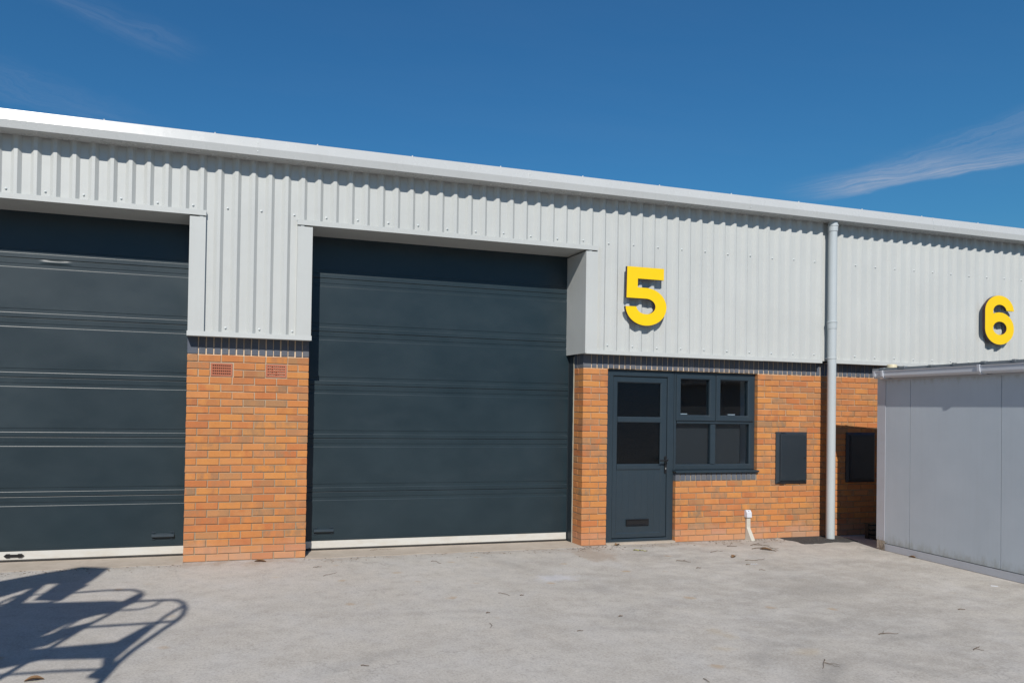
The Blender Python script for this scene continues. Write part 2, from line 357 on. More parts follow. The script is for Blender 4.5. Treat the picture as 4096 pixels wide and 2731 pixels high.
# ------------------------------------------------------------------ mesh + object helpers
WM = {}
def thing(name, label, cat, loc, group=None):
    o = bpy.data.objects.new(name, None); COL.objects.link(o); o.empty_display_size = .2
    o.location = loc; WM[o] = Matrix.Translation(loc); o['label'] = label; o['category'] = cat
    if group: o['group'] = group
    return o
def link(o, parent=None, wm=None):
    COL.objects.link(o); wm = wm or Matrix.Identity(4); WM[o] = wm
    if parent is not None:
        o.parent = parent; o.matrix_parent_inverse = WM[parent].inverted()
    o.matrix_basis = wm
    return o
def tag(o, label=None, cat=None, group=None, kind=None):
    for k, v in (('label', label), ('category', cat), ('group', group), ('kind', kind)):
        if v: o[k] = v
    return o
class MB:
    def __init__(s): s.v = []; s.f = []; s.m = []
    def quadmesh(s, vs, fs, mi=0):
        n = len(s.v); s.v += [tuple(x) for x in vs]; s.f += [tuple(i+n for i in f) for f in fs]; s.m += [mi]*len(fs); return s
    def box(s, x0, x1, y0, y1, z0, z1, mi=0):
        vs = [(x, y, z) for z in (z0, z1) for y in (y0, y1) for x in (x0, x1)]
        return s.quadmesh(vs, [(0, 2, 3, 1), (4, 5, 7, 6), (0, 1, 5, 4), (2, 6, 7, 3), (0, 4, 6, 2), (1, 3, 7, 5)], mi)
    def prism_x(s, prof, x0, x1, mi=0, caps=True):          # closed profile [(y,z)] swept along x
        n = len(prof); vs = [(x0, y, z) for y, z in prof] + [(x1, y, z) for y, z in prof]
        fs = [(i, (i+1) % n, n+(i+1) % n, n+i) for i in range(n)]
        if caps: fs += [tuple(range(n-1, -1, -1)), tuple(range(n, 2*n))]
        return s.quadmesh(vs, fs, mi)
    def strip_x(s, prof, x0, x1, th, mi=0):                  # open thin profile, thickness th behind (+y)
        back = [(y+th, z) for y, z in reversed(prof)]
        return s.prism_x(prof+back, x0, x1, mi)
    def prism_z(s, prof, z0, z1, mi=0):
        n = len(prof); vs = [(x, y, z0) for x, y in prof] + [(x, y, z1) for x, y in prof]
        fs = [(i, (i+1) % n, n+(i+1) % n, n+i) for i in range(n)] + [tuple(range(n-1, -1, -1)), tuple(range(n, 2*n))]
        return s.quadmesh(vs, fs, mi)
    def prism_y(s, prof, y0, y1, mi=0):
        n = len(prof); vs = [(x, y0, z) for x, z in prof] + [(x, y1, z) for x, z in prof]
        fs = [(i, (i+1) % n, n+(i+1) % n, n+i) for i in range(n)] + [tuple(range(n-1, -1, -1)), tuple(range(n, 2*n))]
        return s.quadmesh(vs, fs, mi)
    def tube(s, pts, rad, seg=10, mi=0, caps=True):
        pts = [Vector(p) for p in pts]; rads = rad if isinstance(rad, (list, tuple)) else [rad]*len(pts)
        rings = []; ref = None
        for i, p in enumerate(pts):
            a = pts[max(0, i-1)]; b_ = pts[min(len(pts)-1, i+1)]; d_ = (b_-a).normalized()
            if ref is None: ref = Vector((0, 0, 1)) if abs(d_.z) < .9 else Vector((0, 1, 0))
            u = d_.cross(ref).normalized(); v_ = u.cross(d_).normalized(); ref = v_
            rings.append([p+u*math.cos(2*math.pi*k/seg)*rads[i]+v_*math.sin(2*math.pi*k/seg)*rads[i] for k in range(seg)])
        vs = [q for r_ in rings for q in r_]; fs = []
        for i in range(len(pts)-1):
            for k in range(seg):
                a = i*seg+k; b_ = i*seg+(k+1) % seg; fs.append((a, b_, b_+seg, a+seg))
        if caps: fs += [tuple(range(seg-1, -1, -1)), tuple(range((len(pts)-1)*seg, len(pts)*seg))]
        return s.quadmesh(vs, fs, mi)
    def lathe(s, c, prof, seg=32, mi=0):                     # prof [(r,z)] about vertical axis
        vs = []; fs = []; n = len(prof)
        for r_, z in prof:
            for k in range(seg):
                a = 2*math.pi*k/seg; vs.append((c[0]+r_*math.cos(a), c[1]+r_*math.sin(a), z))
        for i in range(n-1):
            for k in range(seg):
                a = i*seg+k; b_ = i*seg+(k+1) % seg; fs.append((a, b_, b_+seg, a+seg))
        fs += [tuple(range(seg-1, -1, -1)), tuple(range((n-1)*seg, n*seg))]
        return s.quadmesh(vs, fs, mi)
    def ring_y(s, x0, x1, z0, z1, wl, wr, wb, wt, yf, yb, ch=.006, mi=0):   # picture frame facing -y with chamfered inner lip
        o = [(x0, z0), (x1, z0), (x1, z1), (x0, z1)]; i1 = [(x0+wl, z0+wb), (x1-wr, z0+wb), (x1-wr, z1-wt), (x0+wl, z1-wt)]
        c1 = [(x0+ch, z0+ch), (x1-ch, z0+ch), (x1-ch, z1-ch), (x0+ch, z1-ch)]
        i0 = [(x0+wl-ch*1.6, z0+wb-ch*1.6), (x1-wr+ch*1.6, z0+wb-ch*1.6), (x1-wr+ch*1.6, z1-wt+ch*1.6), (x0+wl-ch*1.6, z1-wt+ch*1.6)]
        rings = [[(x, yb, z) for x, z in o], [(x, yf+ch, z) for x, z in o], [(x, yf, z) for x, z in c1], [(x, yf, z) for x, z in i0], [(x, yf+ch*1.6, z) for x, z in i1], [(x, yb, z) for x, z in i1]]
        vs = [q for r_ in rings for q in r_]; fs = []
        for k in range(6):
            a = k*4; b_ = ((k+1) % 6)*4
            for j in range(4): fs.append((a+j, a+(j+1) % 4, b_+(j+1) % 4, b_+j))
        return s.quadmesh(vs, fs, mi)
    def xf(s, mat):
        s.v = [tuple(mat @ Vector(p)) for p in s.v]; return s
    def mesh(s, name, mats, smooth=None):
        me = bpy.data.meshes.new(name); me.from_pydata(s.v, [], s.f); me.validate()
        bm = bmesh.new(); bm.from_mesh(me); bmesh.ops.recalc_face_normals(bm, faces=bm.faces); bm.to_mesh(me); bm.free()
        for mm in (mats if isinstance(mats, (list, tuple)) else [mats]): me.materials.append(MATS[mm])
        if len(s.m) == len(me.polygons):
            for p_, mi in zip(me.polygons, s.m): p_.material_index = mi
        if smooth is not None:
            for p_ in me.polygons: p_.use_smooth = True
            me.set_sharp_from_angle(angle=R(smooth))
        return me
    def obj(s, name, mats, parent=None, smooth=None):
        return link(bpy.data.objects.new(name, s.mesh(name, mats, smooth)), parent)

# ================================================================== SETTING
g = MB(); g.quadmesh([(-150, -150, 0), (150, -150, 0), (150, 150, 0), (-150, 150, 0)], [(0, 1, 2, 3)])
tag(g.obj('forecourt', 'concrete'), kind='structure')
def ragged(x0, x1, y0, y1, z0, z1, n, amp, name, matn, seed):
    r_ = random.Random(seed); pts = []
    for i in range(n+1): pts.append((x0+(x1-x0)*i/n, y0+r_.uniform(-amp, amp)))
    pts += [(x1, y1), (x0, y1)]
    mb = MB().prism_z(pts, z0, z1); return tag(mb.obj(name, matn), kind='structure')
ragged(-3.3, 0.0, -.085, .46, -.05, .005, 40, .012, 'door_threshold', 'threshold_concrete', 3)
ragged(1.2275, 4.472, -.06, .46, -.05, .005, 40, .014, 'door_threshold', 'threshold_concrete', 4)
ragged(4.80, 5.755, -.012, .2, -.05, .022, 12, .006, 'doorstep', 'threshold_concrete', 5)
r_ = random.Random(5)
loop = [(7.33, .0), (7.30, -.12), (7.34, -.27), (7.30, -.40), (7.55, -.42), (7.8, -.385), (8.0, -.41), (8.16, -.385), (8.20, -.2), (8.24, 0.0)]
fine = []
for i in range(len(loop)):
    a, b_ = loop[i], loop[(i+1) % len(loop)]
    for k in range(4):
        f_ = k/4; jx = r_.uniform(-.014, .014) if 0 < i < 9 else 0
        fine.append((a[0]+(b_[0]-a[0])*f_+jx, a[1]+(b_[1]-a[1])*f_+(r_.uniform(-.014, .014) if i not in (9,) else 0)))
tag(MB().prism_z(fine, -.03, .007).obj('tarmac_patch', 'tarmac'), kind='structure')

# ================================================================== BUILDING
bld = thing('industrial_unit', 'row of light grey clad industrial units with orange brick base and dark roller doors', 'building', (4.0, 0.2, 0))
XP, XW, XO = 4.472, 6.965, 4.7995              # pier corner, window right jamb, opening left jamb
XB = 5.757                                     # door/window junction = left end of wall under window
yF = -.116; yD = .33
# --- mortar cores
wall = MB().box(XP+.004, XO-.003, .0085, .2145, -.1, 2.099).obj('brick_wall', 'mortar', bld)
for c_ in ((.004, 1.2235, .0085, .30, -.1, 2.34), (XP+.004, 14.0, .0075, .2140, 2.1, 2.34), (XW+.003, 14.0, .0085, .2135, -.1, 2.0995), (XB+.003, XW+.0025, .0085, .2135, -.1, .846), (-8.0, -3.304, .0085, .30, -.1, 2.34)):
    MB().box(*c_).obj('mortar_core', 'mortar', wall)

def brick_mesh(wd, h, dp, seed, matn):
    r_ = random.Random(seed); j = lambda a: r_.uniform(-a, a); c = .0022
    x0, x1, z0, z1 = -wd/2, wd/2, -h/2, h/2
    b0 = [(x0, dp, z0), (x1, dp, z0), (x1, dp, z1), (x0, dp, z1)]
    b1 = [(x+j(.0019), c+j(.0006), z+j(.0018)) for x, _, z in b0]
    b2 = [(x+(c if x < 0 else -c)*1.3+j(.001), j(.0006), z+(c if z < 0 else -c)*1.3+j(.001)) for x, _, z in b0]
    mb = MB(); fs = []
    for a, b_ in ((0, 4), (4, 8)):
        for k in range(4): fs.append((a+k, a+(k+1) % 4, b_+(k+1) % 4, b_+k))
    fs += [(8, 9, 10, 11), (3, 2, 1, 0)]
    mb.quadmesh(b0+b1+b2, fs)
    return mb.mesh('brick', matn)
MESHC = {}
def bmesh_for(wd, h, dp, matn):
    k = (round(wd, 3), round(h, 3), round(dp, 3), matn)
    if k not in MESHC: MESHC[k] = [brick_mesh(wd, h, dp, rng.random(), matn) for _ in range(7)]
    return rng.choice(MESHC[k])
stuff = {'brick_orange': MB(), 'brick_blue': MB()}
count = {'brick_orange': 0, 'brick_blue': 0}
def brick(x0, x1, z0, z1, dp=.1025, single=True, matn='brick_orange', side=False, y0=0.0):
    wd, h = x1-x0, z1-z0
    me = bmesh_for(wd, h, dp, matn)
    loc = Matrix.Translation(((x0+x1)/2+rng.uniform(-.0012, .0012), y0+rng.uniform(-.0014, .0010), (z0+z1)/2+rng.uniform(-.0012, .0012))) @ Matrix.Rotation(rng.uniform(-.005, .005), 4, 'Y')
    if side:   # faces -x : x0..x1 are y extents, y0 is the plane's x
        loc = Matrix.Translation((y0+rng.uniform(-.001, .001), (x0+x1)/2, (z0+z1)/2)) @ Matrix.Rotation(-math.pi/2, 4, 'Z')
    nm = 'brick' if matn == 'brick_orange' else 'blue_brick'
    if single and count[matn] < 298:
        count[matn] += 1
        o = bpy.data.objects.new(nm, me); link(o, wall, loc)
    else:
        vs = [tuple(loc @ v.co) for v in me.vertices]
        stuff[matn].quadmesh(vs, [tuple(p_.vertices) for p_ in me.polygons])
def course_z(n): return 2.1-.075*n+.005, 2.1-.075*(n-1)-.005
def run(xa, xb, n, phase, single=True, skip=(), **kw):     # bricks between xa and xb with joints at phase + k*.225
    z0, z1 = course_z(n)
    k = math.floor((xa-phase)/.225)-1; cuts = []
    while True:
        l_, r2 = phase+k*.225+.005, phase+(k+1)*.225-.005
        if l_ > xb-.01: break
        a, b_ = max(l_, xa), min(r2, xb)
        if b_-a > .03 and not any(a > s0-.01 and b_ < s1+.01 and z0 > s2 and z1 < s3 for s0, s1, s2, s3 in skip): cuts.append((a, b_))
        k += 1
    for a, b_ in cuts:
        if callable(single): sg = single(a)
        else: sg = single
        brick(a, b_, z0, z1, single=sg, **kw)
# main pier between the roller doors (air bricks occupy courses 2-3)
for n in range(1, 29):
    z0, z1 = course_z(n)
    if n in (2, 3):
        segs = [(0, .225), (.455, .675), (.675, .780), (1.0, 1.115), (1.115, 1.2275)] if n == 2 else [(0, .1075), (.1075, .225), (.455, .555), (.555, .780), (1.0, 1.2275)]
        for a, b_ in segs:
            brick(a if a == 0 else a+.005, b_ if b_ > 1.22 else b_-.005, z0, z1)
    else:
        run(0.0, 1.2275, n, -.1175 if n % 2 else -.005)
# right-hand pier with toothed corner
for n in range(1, 29):
    z0, z1 = course_z(n)
    if n % 2:
        brick(XP, XP+.215, z0, z1); brick(XP+.225, XO, z0, z1)
        brick(.1125, .2145, z0, z1, single=False, side=True, y0=XP)
    else:
        brick(XP, XP+.1025, z0, z1, dp=.2145); brick(XP+.1125, XO, z0, z1)
# wall below the window and to its right
box1 = (7.246, 7.737, .70, 1.36); box2 = (8.383, 8.869, .70, 1.36)
for n in range(1, 29):
    ph = XW-.005 if n % 2 else XW+.1075
    z0, _ = course_z(n)
    xa = XB if z0 < .74 else XW
    if n in (17, 18): xa = XW
    run(xa, 13.9, n, ph, single=(lambda a: a < 7.30), skip=(box1, box2))
    run(-5.2, -3.30, n, -3.3 if n % 2 else -3.19, single=False)
# soldier course of blue bricks
def soldiers(xa, xb, z0, z1, single=True, ends=True):
    x = xa
    if ends: brick(xa, xa+.1025, z0, z1, single=single, matn='brick_blue'); x = xa+.1125
    while x < xb-.02:
        x1 = min(x+.063, xb)
        if xb-x1 < .06 and ends: x1 = xb
        brick(x, x1, z0, z1, single=single, matn='brick_blue'); x = x1+.012
soldiers(0, 1.2275, 2.105, 2.32)
soldiers(XP, 9.3, 2.105, 2.32)
soldiers(9.305, 13.9, 2.105, 2.32, single=False, ends=False)
soldiers(-5.2, -3.30, 2.105, 2.32, single=False)
for yy in ((.1125, .14), (.15, .2145)): brick(yy[0], yy[1], 2.105, 2.32, single=False, matn='brick_blue', side=True, y0=XP)
soldiers(XB, 6.945, .755, .845, ends=False)
for k, mb in stuff.items():
    if mb.v: tag(mb.obj('brickwork' if k == 'brick_orange' else 'blue_brickwork', k, wall), kind='stuff')
# --- air bricks
def airbrick(x0, x1, z0, z1, blocked):
    W_, H_ = x1-x0, z1-z0; nx, nz = 9, 4; mb = MB(); hole = .0135
    xs = [x0]; px_ = (W_-.03)/nx
    for i in range(nx): c_ = x0+.015+px_*(i+.5); xs += [c_-hole/2, c_+hole/2]
    xs.append(x1); zs = [z0]; pz_ = (H_-.022)/nz
    for i in range(nz): c_ = z0+.011+pz_*(i+.5); zs += [c_-hole/2, c_+hole/2]
    zs.append(z1)
    for i in range(len(xs)-1):
        for k in range(len(zs)-1):
            if i % 2 and k % 2:
                if blocked and rng.random() < .8: mb.box(xs[i], xs[i+1], .0045, .0072, zs[k], zs[k]+(zs[k+1]-zs[k])*rng.uniform(.25, .45), 1)
                continue
            mb.box(xs[i], xs[i+1], .0005, .0071, zs[k], zs[k+1])
    o = mb.obj('air_brick', ['terracotta', 'mortar'], wall)
    MB().box(x0+.004, x1-.004, .0073, .0083, z0+.004, z1-.004).obj('vent_hole_shade', 'near_black', o)  # near-black sheet stands in for the shade inside the vent holes
airbrick(.231, .446, 1.882, 2.013, False); airbrick(.782, .996, 1.885, 2.017, True)

# --- profiled cladding
PITCH = .1682; X0C = -1.569
def rib_profile(xa, xb, lap=0.0):
    pts = []
    k = math.floor((xa-X0C)/PITCH)-1
    raw = []
    while X0C+k*PITCH < xb+PITCH:
        c_ = X0C+k*PITCH
        raw += [(c_-.0475, -.074), (c_-.015, -.105), (c_+.015, -.105), (c_+.0475, -.074)]
        k += 1
    # minor swage line keeps wide pans flat
    def yat(x):
        for (xa_, ya_), (xb_, yb_) in zip(raw, raw[1:]):
            if xa_ <= x <= xb_: return ya_+(yb_-ya_)*(x-xa_)/max(1e-9, xb_-xa_)
        return -.074
    pts = [(xa, yat(xa)-lap)] + [(x, y-lap) for x, y in raw if xa+.0005 < x < xb-.0005] + [(xb, yat(xb)-lap)]
    return pts
ZT = 4.093
sheets = []
edges = [X0C+PITCH*(6*m+3)+.0152 for m in range(-7, 16)]
def sheet(xa, xb, z0, lap):
    prof = rib_profile(xa, xb, lap); n = len(prof)
    mb = MB(); vs = [(x, y, z) for z in (z0, ZT) for x, y in prof] + [(x, y+.0012, z) for z in (z0, ZT) for x, y in prof]
    fs = [(i, i+1, n+i+1, n+i) for i in range(n-1)] + [(2*n+i, 3*n+i, 3*n+i+1, 2*n+i+1) for i in range(n-1)]
    fs += [(i, 2*n+i, 2*n+i+1, i+1) for i in range(n-1)]
    mb.quadmesh(vs, fs); return mb.obj('cladding_sheet', 'cladding_paint', bld)
zones = [(-8.0, -3.25, 2.30), (-3.25, .02, 3.51), (.02, 1.205, 2.295), (1.205, 4.45, 3.50), (4.45, 13.9, 2.29)]
for i, (a, b_) in enumerate(zip(edges, edges[1:])):
    for z_a, z_b, zb in zones:
        xa, xb = max(a-.04, z_a), min(b_, z_b)
        if xb-xa > .02: sheet(xa, xb, zb, .0016 if i % 2 else 0.0)
for z_a, z_b, zb in zones:
    MB().box(z_a, z_b, -.068, -.02, zb-.01, ZT).obj('light_block_panel', 'near_black', bld)  # hidden panel added to block light behind the cladding
# fixing screws in every other pan
scr = MB().tube([(0, 0, 0), (0, -.003, 0), (0, -.004, 0), (0, -.010, 0), (0, -.013, 0)], [.013, .0125, .0095, .0085, .005], 8).mesh('screw', 'metal_bolt', 40)
def screw(x, z):
    o = bpy.data.objects.new('fixing_screw', scr); link(o, bld, Matrix.Translation((x, -.0745, z+rng.uniform(-.006, .006))))
for k in range(-4, 84):
    if k % 2: continue
    x = X0C+PITCH*(k-.5)
    if -2.2 < x < 12.2:
        screw(x, 3.575)
        if .15 < x < 1.08 or x > 4.58: screw(x, 2.365)
# trims (folded sheet): lintels, jambs, drip
def lintel(xa, xb, z0, xr0, xr1):
    mb = MB(); mb.strip_x([(yF, z0+.0525), (yF, z0)], xa, xb, .003)
    mb.box(xa, xb, yF+.0031, -.07, z0+.047, z0+.0515)
    mb.box(xr0, xr1, yF+.0031, yD+.06, z0+.001, z0+.004)
    mb.obj('lintel_trim', 'trim_paint', bld)
lintel(-3.40, .158, 3.4775, -3.3, .158); lintel(1.066, 4.579, 3.468, 1.07, 4.578)
def jamb(xc, lipdir, z0, z1, wl=.155):
    mb = MB(); a, b_ = sorted((xc, xc+lipdir*wl))
    mb.box(a, b_, yF+.003, yF+.006, z0, z1)
    e = xc+lipdir*wl
    mb.box(min(e, e-lipdir*.003), max(e, e-lipdir*.003), yF+.0061, -.076, z0, z1)
    mb.box(min(xc, xc+lipdir*.003), max(xc, xc+lipdir*.003), yF+.0061, yD+.03, z0, z1)
    mb.obj('jamb_trim', 'trim_paint', bld)
jamb(.0, 1, 2.305, 3.462); jamb(1.2275, -1, 2.305, 3.452); jamb(4.424, 1, 2.262, 3.452); jamb(-3.25, -1, 2.3, 3.46)
def drip(xa, xb, z0, yb=.0):
    mb = MB(); mb.strip_x([(yF-.001, z0+.048), (yF-.004, z0)], xa, xb, .003)
    mb.box(xa, xb, yF, -.07, z0+.044, z0+.047); mb.box(xa, xb, yF, yb-.003, z0+.001, z0+.003)
    mb.obj('drip_trim', 'trim_paint', bld)
drip(-.008, 1.2345, 2.272); drip(4.436, 6.93, 2.2575); drip(6.931, 7.86, 2.2595); drip(7.99, 10.6, 2.264); drip(10.601, 13.9, 2.266); drip(-8, -3.25, 2.27)
# eaves gutter / fascia in 2.97 m lengths
prof = [(-.085, 4.092), (-.085, 4.0875), (-.252, 4.0855), (-.2555, 4.088), (-.268, 4.161), (-.2672, 4.1655), (-.245, 4.262), (-.240, 4.2655), (-.165, 4.2665), (-.165, 4.262), (-.236, 4.261), (-.258, 4.161), (-.246, 4.094)]
xs = [-8.0, -5.29, -2.32, .65, 3.63, 6.60, 9.57, 12.54, 14.0]
for a, b_ in zip(xs, xs[1:]):
    o = MB().prism_x(prof, a+.001, b_-.001).obj('eaves_gutter', 'gutter_paint', bld)
    if -2.5 < a < 12:
        p2 = [(y-.0018 if y < -.2 else y-.001, z+(.0012 if z > 4.17 else -.0012 if z < 4.09 else 0)) for y, z in prof]
        MB().prism_x(p2, a-.022, a+.012).obj('gutter_joint', 'gutter_paint', o)
        for z_, y_ in ((4.125, -.2625), (4.213, -.2565)):
            MB().tube([(a-.010, y_, z_), (a-.010, y_-.005, z_+.001)], .006, 8).obj('rivet', 'metal_bolt', o)
rf = MB(); rf.quadmesh([(-8, -.17, 4.262), (14, -.17, 4.262), (14, 12, 5.4), (-8, 12, 5.4), (-8, -.10, 4.1), (14, -.10, 4.1), (14, 12, 5.2), (-8, 12, 5.2)], [(0, 1, 2, 3), (4, 7, 6, 5), (0, 4, 5, 1), (3, 2, 6, 7), (0, 3, 7, 4), (1, 5, 6, 2)])
roof = rf.obj('roof', 'roof_sheet', bld)
for k in range(14):
    x = -1.81+1.018*k
    MB().tube([(x, -.225, 4.262), (x, -.225, 4.279)], .008, 8).obj('roof_bolt', 'metal_bolt', roof)
# body of the building behind
bd = MB(); bd.box(-8, 14, 11.9, 12, 0, 5.3); bd.box(-8, -7.9, .3, 12, 0, 4.4); bd.box(13.9, 14, .3, 12, 0, 4.4)
bd.obj('rear_wall', 'roof_sheet', bld)

# --- sectional doors
JZ = [.646+.5918*k for k in range(6)]
def panel_profile(z0, z1, lo, hi):
    f = yD; r_ = yD+.0048; p_ = [(f+.002, z0+.0025)]
    p_ += [(f, z0+.006)]
    if lo: p_ += [(f, z0+.046), (f+.0016, z0+.0505), (r_, z0+.0525), (r_, z0+.0875), (f+.0004, z0+.0895)]
    if hi: p_ += [(f, z1-.095), (f+.0016, z1-.0905), (r_, z1-.0885), (r_, z1-.0565), (f+.0004, z1-.0545)]
    p_ += [(f, z1-.006), (f+.002, z1-.0025), (f+.04, z1-.0025), (f+.04, z0+.0025)]
    return p_
def sectional_door(x0, x1, hx, side):
    d = MB().box(x0, x1, yD+.045, yD+.06, .03, 3.75).obj('sectional_door', 'steel_jamb', bld)
    zz = [.12]+JZ
    for i, (a, b_) in enumerate(zip(zz, zz[1:]+[3.75])):
        if i == 0:
            pr = panel_profile(.108, b_, False, True)
            MB().prism_x(pr, x0, x1).obj('door_panel', 'door_skin', d)
            MB().box(x0, x1, yD-.0015, yD+.0, .139, .1415).obj('panel_rib', 'door_skin', d)
        else:
            MB().prism_x(panel_profile(a, min(b_, 3.75), True, i < 5), x0, x1).obj('door_panel', 'door_skin', d)
    MB().prism_x([(yD-.006, .028), (yD-.007, .032), (yD-.004, .106), (yD+.0, .1075), (yD+.04, .1075), (yD+.04, .028)], x0+.01, x1-.012).obj('bottom_rail', 'rail_white', d)
    MB().tube([(x0+.01+(x1-x0-.02)*i/24, yD+.012, .0165+.0015*math.sin(i*1.7)) for i in range(25)], .0165, 10).obj('bottom_seal', 'seal_rubber', d, 40)
    # step handle: lug plates, bar and shadowed pocket
    h = MB()
    for sx in (.02, .20):
        h.box(hx+sx-.022, hx+sx+.022, yD-.005, yD, .18, .195); h.box(hx+sx-.022, hx+sx+.022, yD-.005, yD, .248, .263)
        for z_ in (.187, .256): h.tube([(hx+sx, yD-.004, z_), (hx+sx, yD-.011, z_)], .007, 8)
    h.prism_x([(yD, .245), (yD-.032, .238), (yD-.036, .214), (yD-.030, .206), (yD-.012, .212), (yD, .218)], hx, hx+.22)
    h.obj('lift_handle', 'frame_plastic', d)
    return d
d1 = sectional_door(-3.32, .03, -.324, 1); d2 = sectional_door(1.15, 4.462, 1.358, 1)
MB().prism_y([(-1.694, .068), (-1.672, .087), (-1.640, .087), (-1.640, .081), (-1.567, .080), (-1.567, .086), (-1.535, .086), (-1.513, .067), (-1.535, .050), (-1.567, .050), (-1.567, .056), (-1.640, .056), (-1.640, .050), (-1.672, .050)], yD-.020, yD-.005).obj('pull_handle', 'black_plastic', d1)
dn = MB(); nu, nv = 28, 10; vs = []; fs = []
for iv in range(nv+1):
    for iu in range(nu+1):
        u = iu/nu*2-1; v_ = iv/nv*2-1; hgt = .009*(max(0, 1-u*u)**1.5)*(max(0, 1-v_*v_)**1.2)
        vs.append((-1.29+u*.16, yD-.0003-hgt, 2.984+v_*.022))
for iv in range(nv):
    for iu in range(nu): a = iv*(nu+1)+iu; fs.append((a, a+1, a+nu+2, a+nu+1))
dn.quadmesh(vs, fs).obj('bulge', 'door_skin', d1, 80)
jb = MB(); jb.box(4.462, 4.4705, .2285, yD+.06, 0.0, 2.29); jb.box(4.462, 4.4705, yD-.004, yD+.06, 2.29, 3.47); jb.box(4.4525, 4.4618, yD-.005, yD+.03, .1, 3.46)
jb.obj('door_jamb', 'steel_jamb', d2)
sl = MB(); sl.tube([(4.4715, .2195, .0+.07*i) for i in range(33)], [.0085+.0012*math.sin(i*2.3) for i in range(33)], 8); sl.obj('sealant_bead', 'sealant', d2, 60)
MB().box(.001, .012, .301, yD+.05, 0, 3.47).obj('door_jamb', 'steel_jamb', d1)
MB().box(1.2165, 1.2265, .301, yD+.05, 0, 3.47).obj('door_jamb', 'steel_jamb', d2)

# --- entrance door with window
yW = .050
ed = MB().ring_y(XO+.0, XB-.002, .012, 2.098, .108, .088, .045, .082, yW-.006, yW+.06).obj('entrance_door', 'frame_plastic', bld)
MB().ring_y(4.909, 5.667, .062, 2.0145, .069, .089, .066, .0745, yW+.010, yW+.055, .007).obj('door_leaf', 'frame_plastic', ed)
MB().prism_x([(yW+.010, 1.4675), (yW+.010, 1.5205), (yW+.018, 1.5295), (yW+.05, 1.5295), (yW+.05, 1.4595), (yW+.018, 1.4595)], 4.974, 5.5815).obj('mid_rail', 'frame_plastic', ed)
MB().prism_x([(yW+.010, .8945), (yW+.010, .9465), (yW+.018, .9555), (yW+.05, .9555), (yW+.05, .8855), (yW+.018, .8855)], 4.974, 5.5815).obj('lock_rail', 'frame_plastic', ed)
MB().box(4.970, 5.585, yW+.030, yW+.034, 1.5255, 1.9445).obj('glass_pane', 'obscure_glass', ed)
MB().box(4.970, 5.585, yW+.030, yW+.034, .9515, 1.4635).obj('glass_pane', 'obscure_glass', ed)
pn = MB(); xsr = [4.9705+i*.0878 for i in range(8)]
for a, b_ in zip(xsr, xsr[1:]): pn.prism_z([(a+.0004, yW+.0206), (a+.002, yW+.020), (b_-.002, yW+.020), (b_-.0004, yW+.0206), (b_-.0008, yW+.045), (a+.0008, yW+.045)], .122, .888)
pn.box(4.9705, 5.585, yW+.0225, yW+.040, .1225, .8875)
pn.obj('lower_panel', 'frame_plastic', ed)
lb = MB().ring_y(5.112, 5.424, .212, .288, .016, .016, .014, .014, yW+.000, yW+.020, .005).obj('letterbox', 'black_plastic', ed)
MB().box(5.1285, 5.4075, yW+.0075, yW+.017, .2265, .2735).obj('letterbox_flap', 'black_plastic', lb)
hp = MB(); hp.prism_y([(5.634+.014*(1+math.cos(a))+.0, (1.038 if math.sin(a) > 0 else .855)+.014*math.sin(a)) for a in [math.pi*2*k/20 for k in range(20)]], yW-.002, yW+.0095)
ph = hp.obj('handle_plate', 'black_plastic', ed)
MB().tube([(5.648, yW+.0, 1.003), (5.648, yW-.045, 1.003), (5.638, yW-.052, 1.003), (5.60, yW-.053, 1.002), (5.535, yW-.050, 1.001)], [.009, .009, .0095, .009, .008], 10).obj('lever', 'black_plastic', ph, 50)
MB().prism_y([(5.648+.006*math.cos(a), .906+.006*math.sin(a)-(.012 if math.sin(a) < 0 else 0)) for a in [math.pi*2*k/14 for k in range(14)]], yW-.006, yW-.002).obj('lock_cylinder', 'silver_metal', ph)
# window
win = MB().ring_y(XB+.002, 6.962, .882, 2.0975, .036, .081, .068, .043, yW-.006, yW+.06).obj('window', 'frame_plastic', bld)
MB().prism_x([(yW-.006, 1.459), (yW-.006, 1.487), (yW+.004, 1.4945), (yW+.05, 1.4945), (yW+.05, 1.4515), (yW+.004, 1.4515)], 5.797, 6.879).obj('transom', 'frame_plastic', win)
MB().prism_z([(6.304, yW-.006), (6.364, yW-.006), (6.371, yW+.004), (6.371, yW+.05), (6.297, yW+.05), (6.297, yW+.004)], .952, 1.4512).obj('mullion', 'frame_plastic', win)
MB().box(6.344, 6.371, yW-.0055, yW+.05, 1.4948, 2.0535).obj('mullion', 'frame_plastic', win)
def sash(x0, x1, hx):
    s_ = MB().ring_y(x0, x1, 1.488, 2.060, .064, .084, .074, .0585, yW-.022, yW+.045, .007).obj('sash', 'frame_plastic', win)
    MB().box(x0+.058, x1-.078, yW+.012, yW+.016, 1.556, 2.006).obj('glass_pane', 'window_glass', s_)
    MB().box(hx, hx+.105, yW+.050, yW+.068, 1.568, 1.580).obj('window_handle', 'white_plastic', s_)
sash(5.782, 6.3495, 5.885); sash(6.3655, 6.929, 6.60)
MB().box(5.792, 6.30, yW+.020, yW+.024, .946, 1.455).obj('glass_pane', 'window_glass', win)
MB().box(6.367, 6.884, yW+.020, yW+.024, .946, 1.455).obj('glass_pane', 'window_glass', win)
MB().prism_x([(yW-.0065, .8815), (-.022, .872), (-.030, .866), (-.030, .851), (-.022, .851), (-.02, .858), (yW-.0065, .8635)], 5.742, 6.972).obj('window_sill', 'frame_plastic', win)
